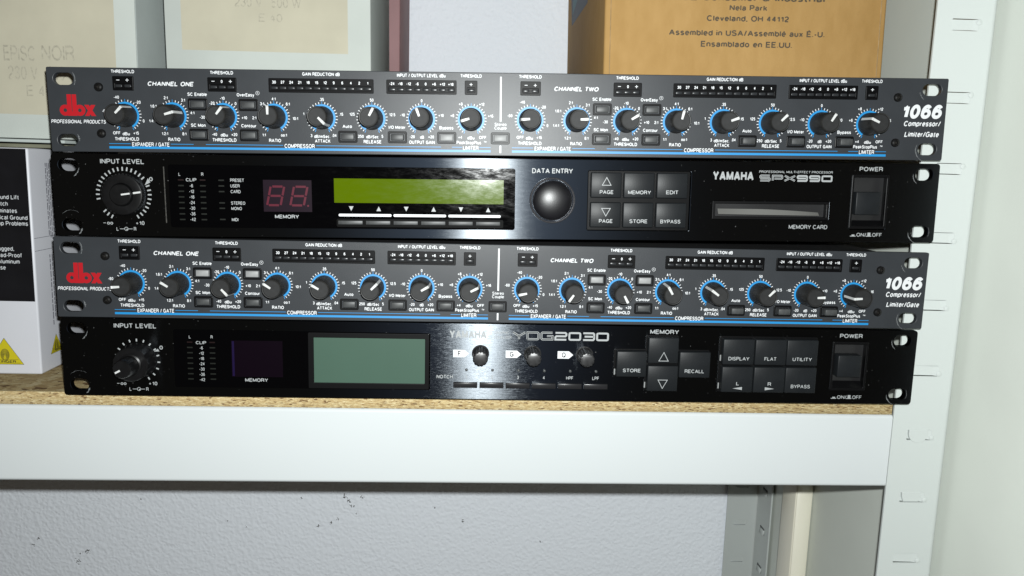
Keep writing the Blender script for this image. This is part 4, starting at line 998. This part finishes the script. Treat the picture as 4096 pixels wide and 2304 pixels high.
link(mesh('side_print', [(-.1, 60, 120), (-.1, 70, 78), (-.1, 40, 84), (-.1, 10, 120)], [(0, 1, 2, 3)]), 'side_print_teal', 'teal_ink', cb, (-92.5, 0, 0))

db = thing('instrument_box', 'white and glossy black printed carton with yellow triangle, on the shelf beside the stack', 'box', (-345, 110, -161.6))
# body
link(box_me(137, 121.4, 136.6, 1.2, 3), 'carton_body', 'box_white', db, (0, 0, 68.3))
F = Flat(); F.rect(-68.5, 45.3, 67.2, 136.0); o = F.build('black_print', 'gloss_black_print', db); o.location.y = -60.7 * MM
F = Flat()
for s, xe, z in (('Ground Lift', 61.6, -53.9), ('Switch', 55.2, -57.8), ('Eliminates', 60.2, -61.9), ('Electrical Ground', 66.0, -65.9), ('Loop Problems', 66.0, -69.4), ('Rugged,', 57.0, -84.5), ('Road-Proof', 61.2, -88.4), ('Aluminum', 59.8, -92.2), ('Case', 51.5, -95.9)):
    vs, fs, x0, x1 = glyphs(s, .02); wd = (x1 - x0) * 2.7 / CAPH * .86
    F.text(s, xe - wd / 2, z + 161.6, 2.6, wd, bold=.02, h=.05)
o = F.build('box_lettering', 'box_text', db); o.location.y = -60.8 * MM
def tri_mark(cx, zc, s, sq, face):
    Y = Flat(); K = Flat()
    Y.poly([(cx - s * sq, zc), (cx + s * sq, zc), (cx, zc + s * 1.5)], .05)
    K.strip([(cx - s * sq * 1.0, zc), (cx + s * sq, zc), (cx, zc + s * 1.5)], .3, True, .07)
    for k in range(6):
        r = .5 + .52 * k
        pts = [(cx + r * sq * .8 * math.cos(math.radians(a)), zc + s * .55 + r * 1.15 * math.sin(math.radians(a))) for a in range(-60 - 8 * k, 235 + 8 * k, 15)]
        K.strip(pts, .26, False, .07)
    K.rect(cx - s * .82 * sq, zc + .7, cx + s * .82 * sq, zc + .9, .07)
    K.text('GOLDFINGER' if False else 'FINGER', cx + 1.0 * sq, zc + 1.8, 1.5, 10.5 * sq, bold=.02, h=.08)
    K.rect(cx - s * .72 * sq, zc + 2.9, cx + s * .72 * sq, zc + 3.05, .07)
    return Y, K
Y, K = tri_mark(47.4, 6.2, 10.8, 1.0, 0)
for F_, nm, m_ in ((Y, 'yellow_triangle', 'yellow_print'), (K, 'fingerprint_mark', 'black_ink')):
    o = F_.build(nm, m_, db); o.location.y = -60.75 * MM
# right side face prints
Y, K = tri_mark(0, 0, 7.6, .95, 0)
for F_, nm, m_ in ((Y, 'yellow_triangle', 'yellow_print'), (K, 'fingerprint_mark', 'black_ink')):
    o = F_.build(nm, m_, db); o.rotation_euler = (0, 0, math.radians(90)); o.location = Vector((68.55, -42, 10)) * MM
F = Flat()
random.seed(3)
for c in range(6):
    z = 128
    while z > 86 - c * 2:
        l = random.uniform(1.5, 5); F.rect(-5 + c * 1.9, z - l, -4.0 + c * 1.9, z); z -= l + .7
for c in range(3):
    z = 72
    while z > 30 + c * 4:
        l = random.uniform(1.5, 4.5); F.rect(-6 + c * 2.6, z - l, -4.9 + c * 2.6, z); z -= l + .7
F.rect(-22, 83.2, 95, 83.5); F.rect(-22, 75.5, 95, 75.8)
o = F.build('side_small_print', 'small_print', db); o.rotation_euler = (0, 0, math.radians(90)); o.location = Vector((68.52, -38, 0)) * MM
dc = thing('cardboard_tray', 'flattened dark cardboard lying between the printed carton and lamp box', 'cardboard', (-330, 160, -25.0))
link(box_me(150, 216, 2.2, .5, 2), 'lower_sheet', 'dark_card', dc, (0, 0, 1.3)); link(box_me(148, 210, 1.9, .5, 2), 'upper_sheet', 'card_side', dc, (-1.5, -1.0, 4.2))
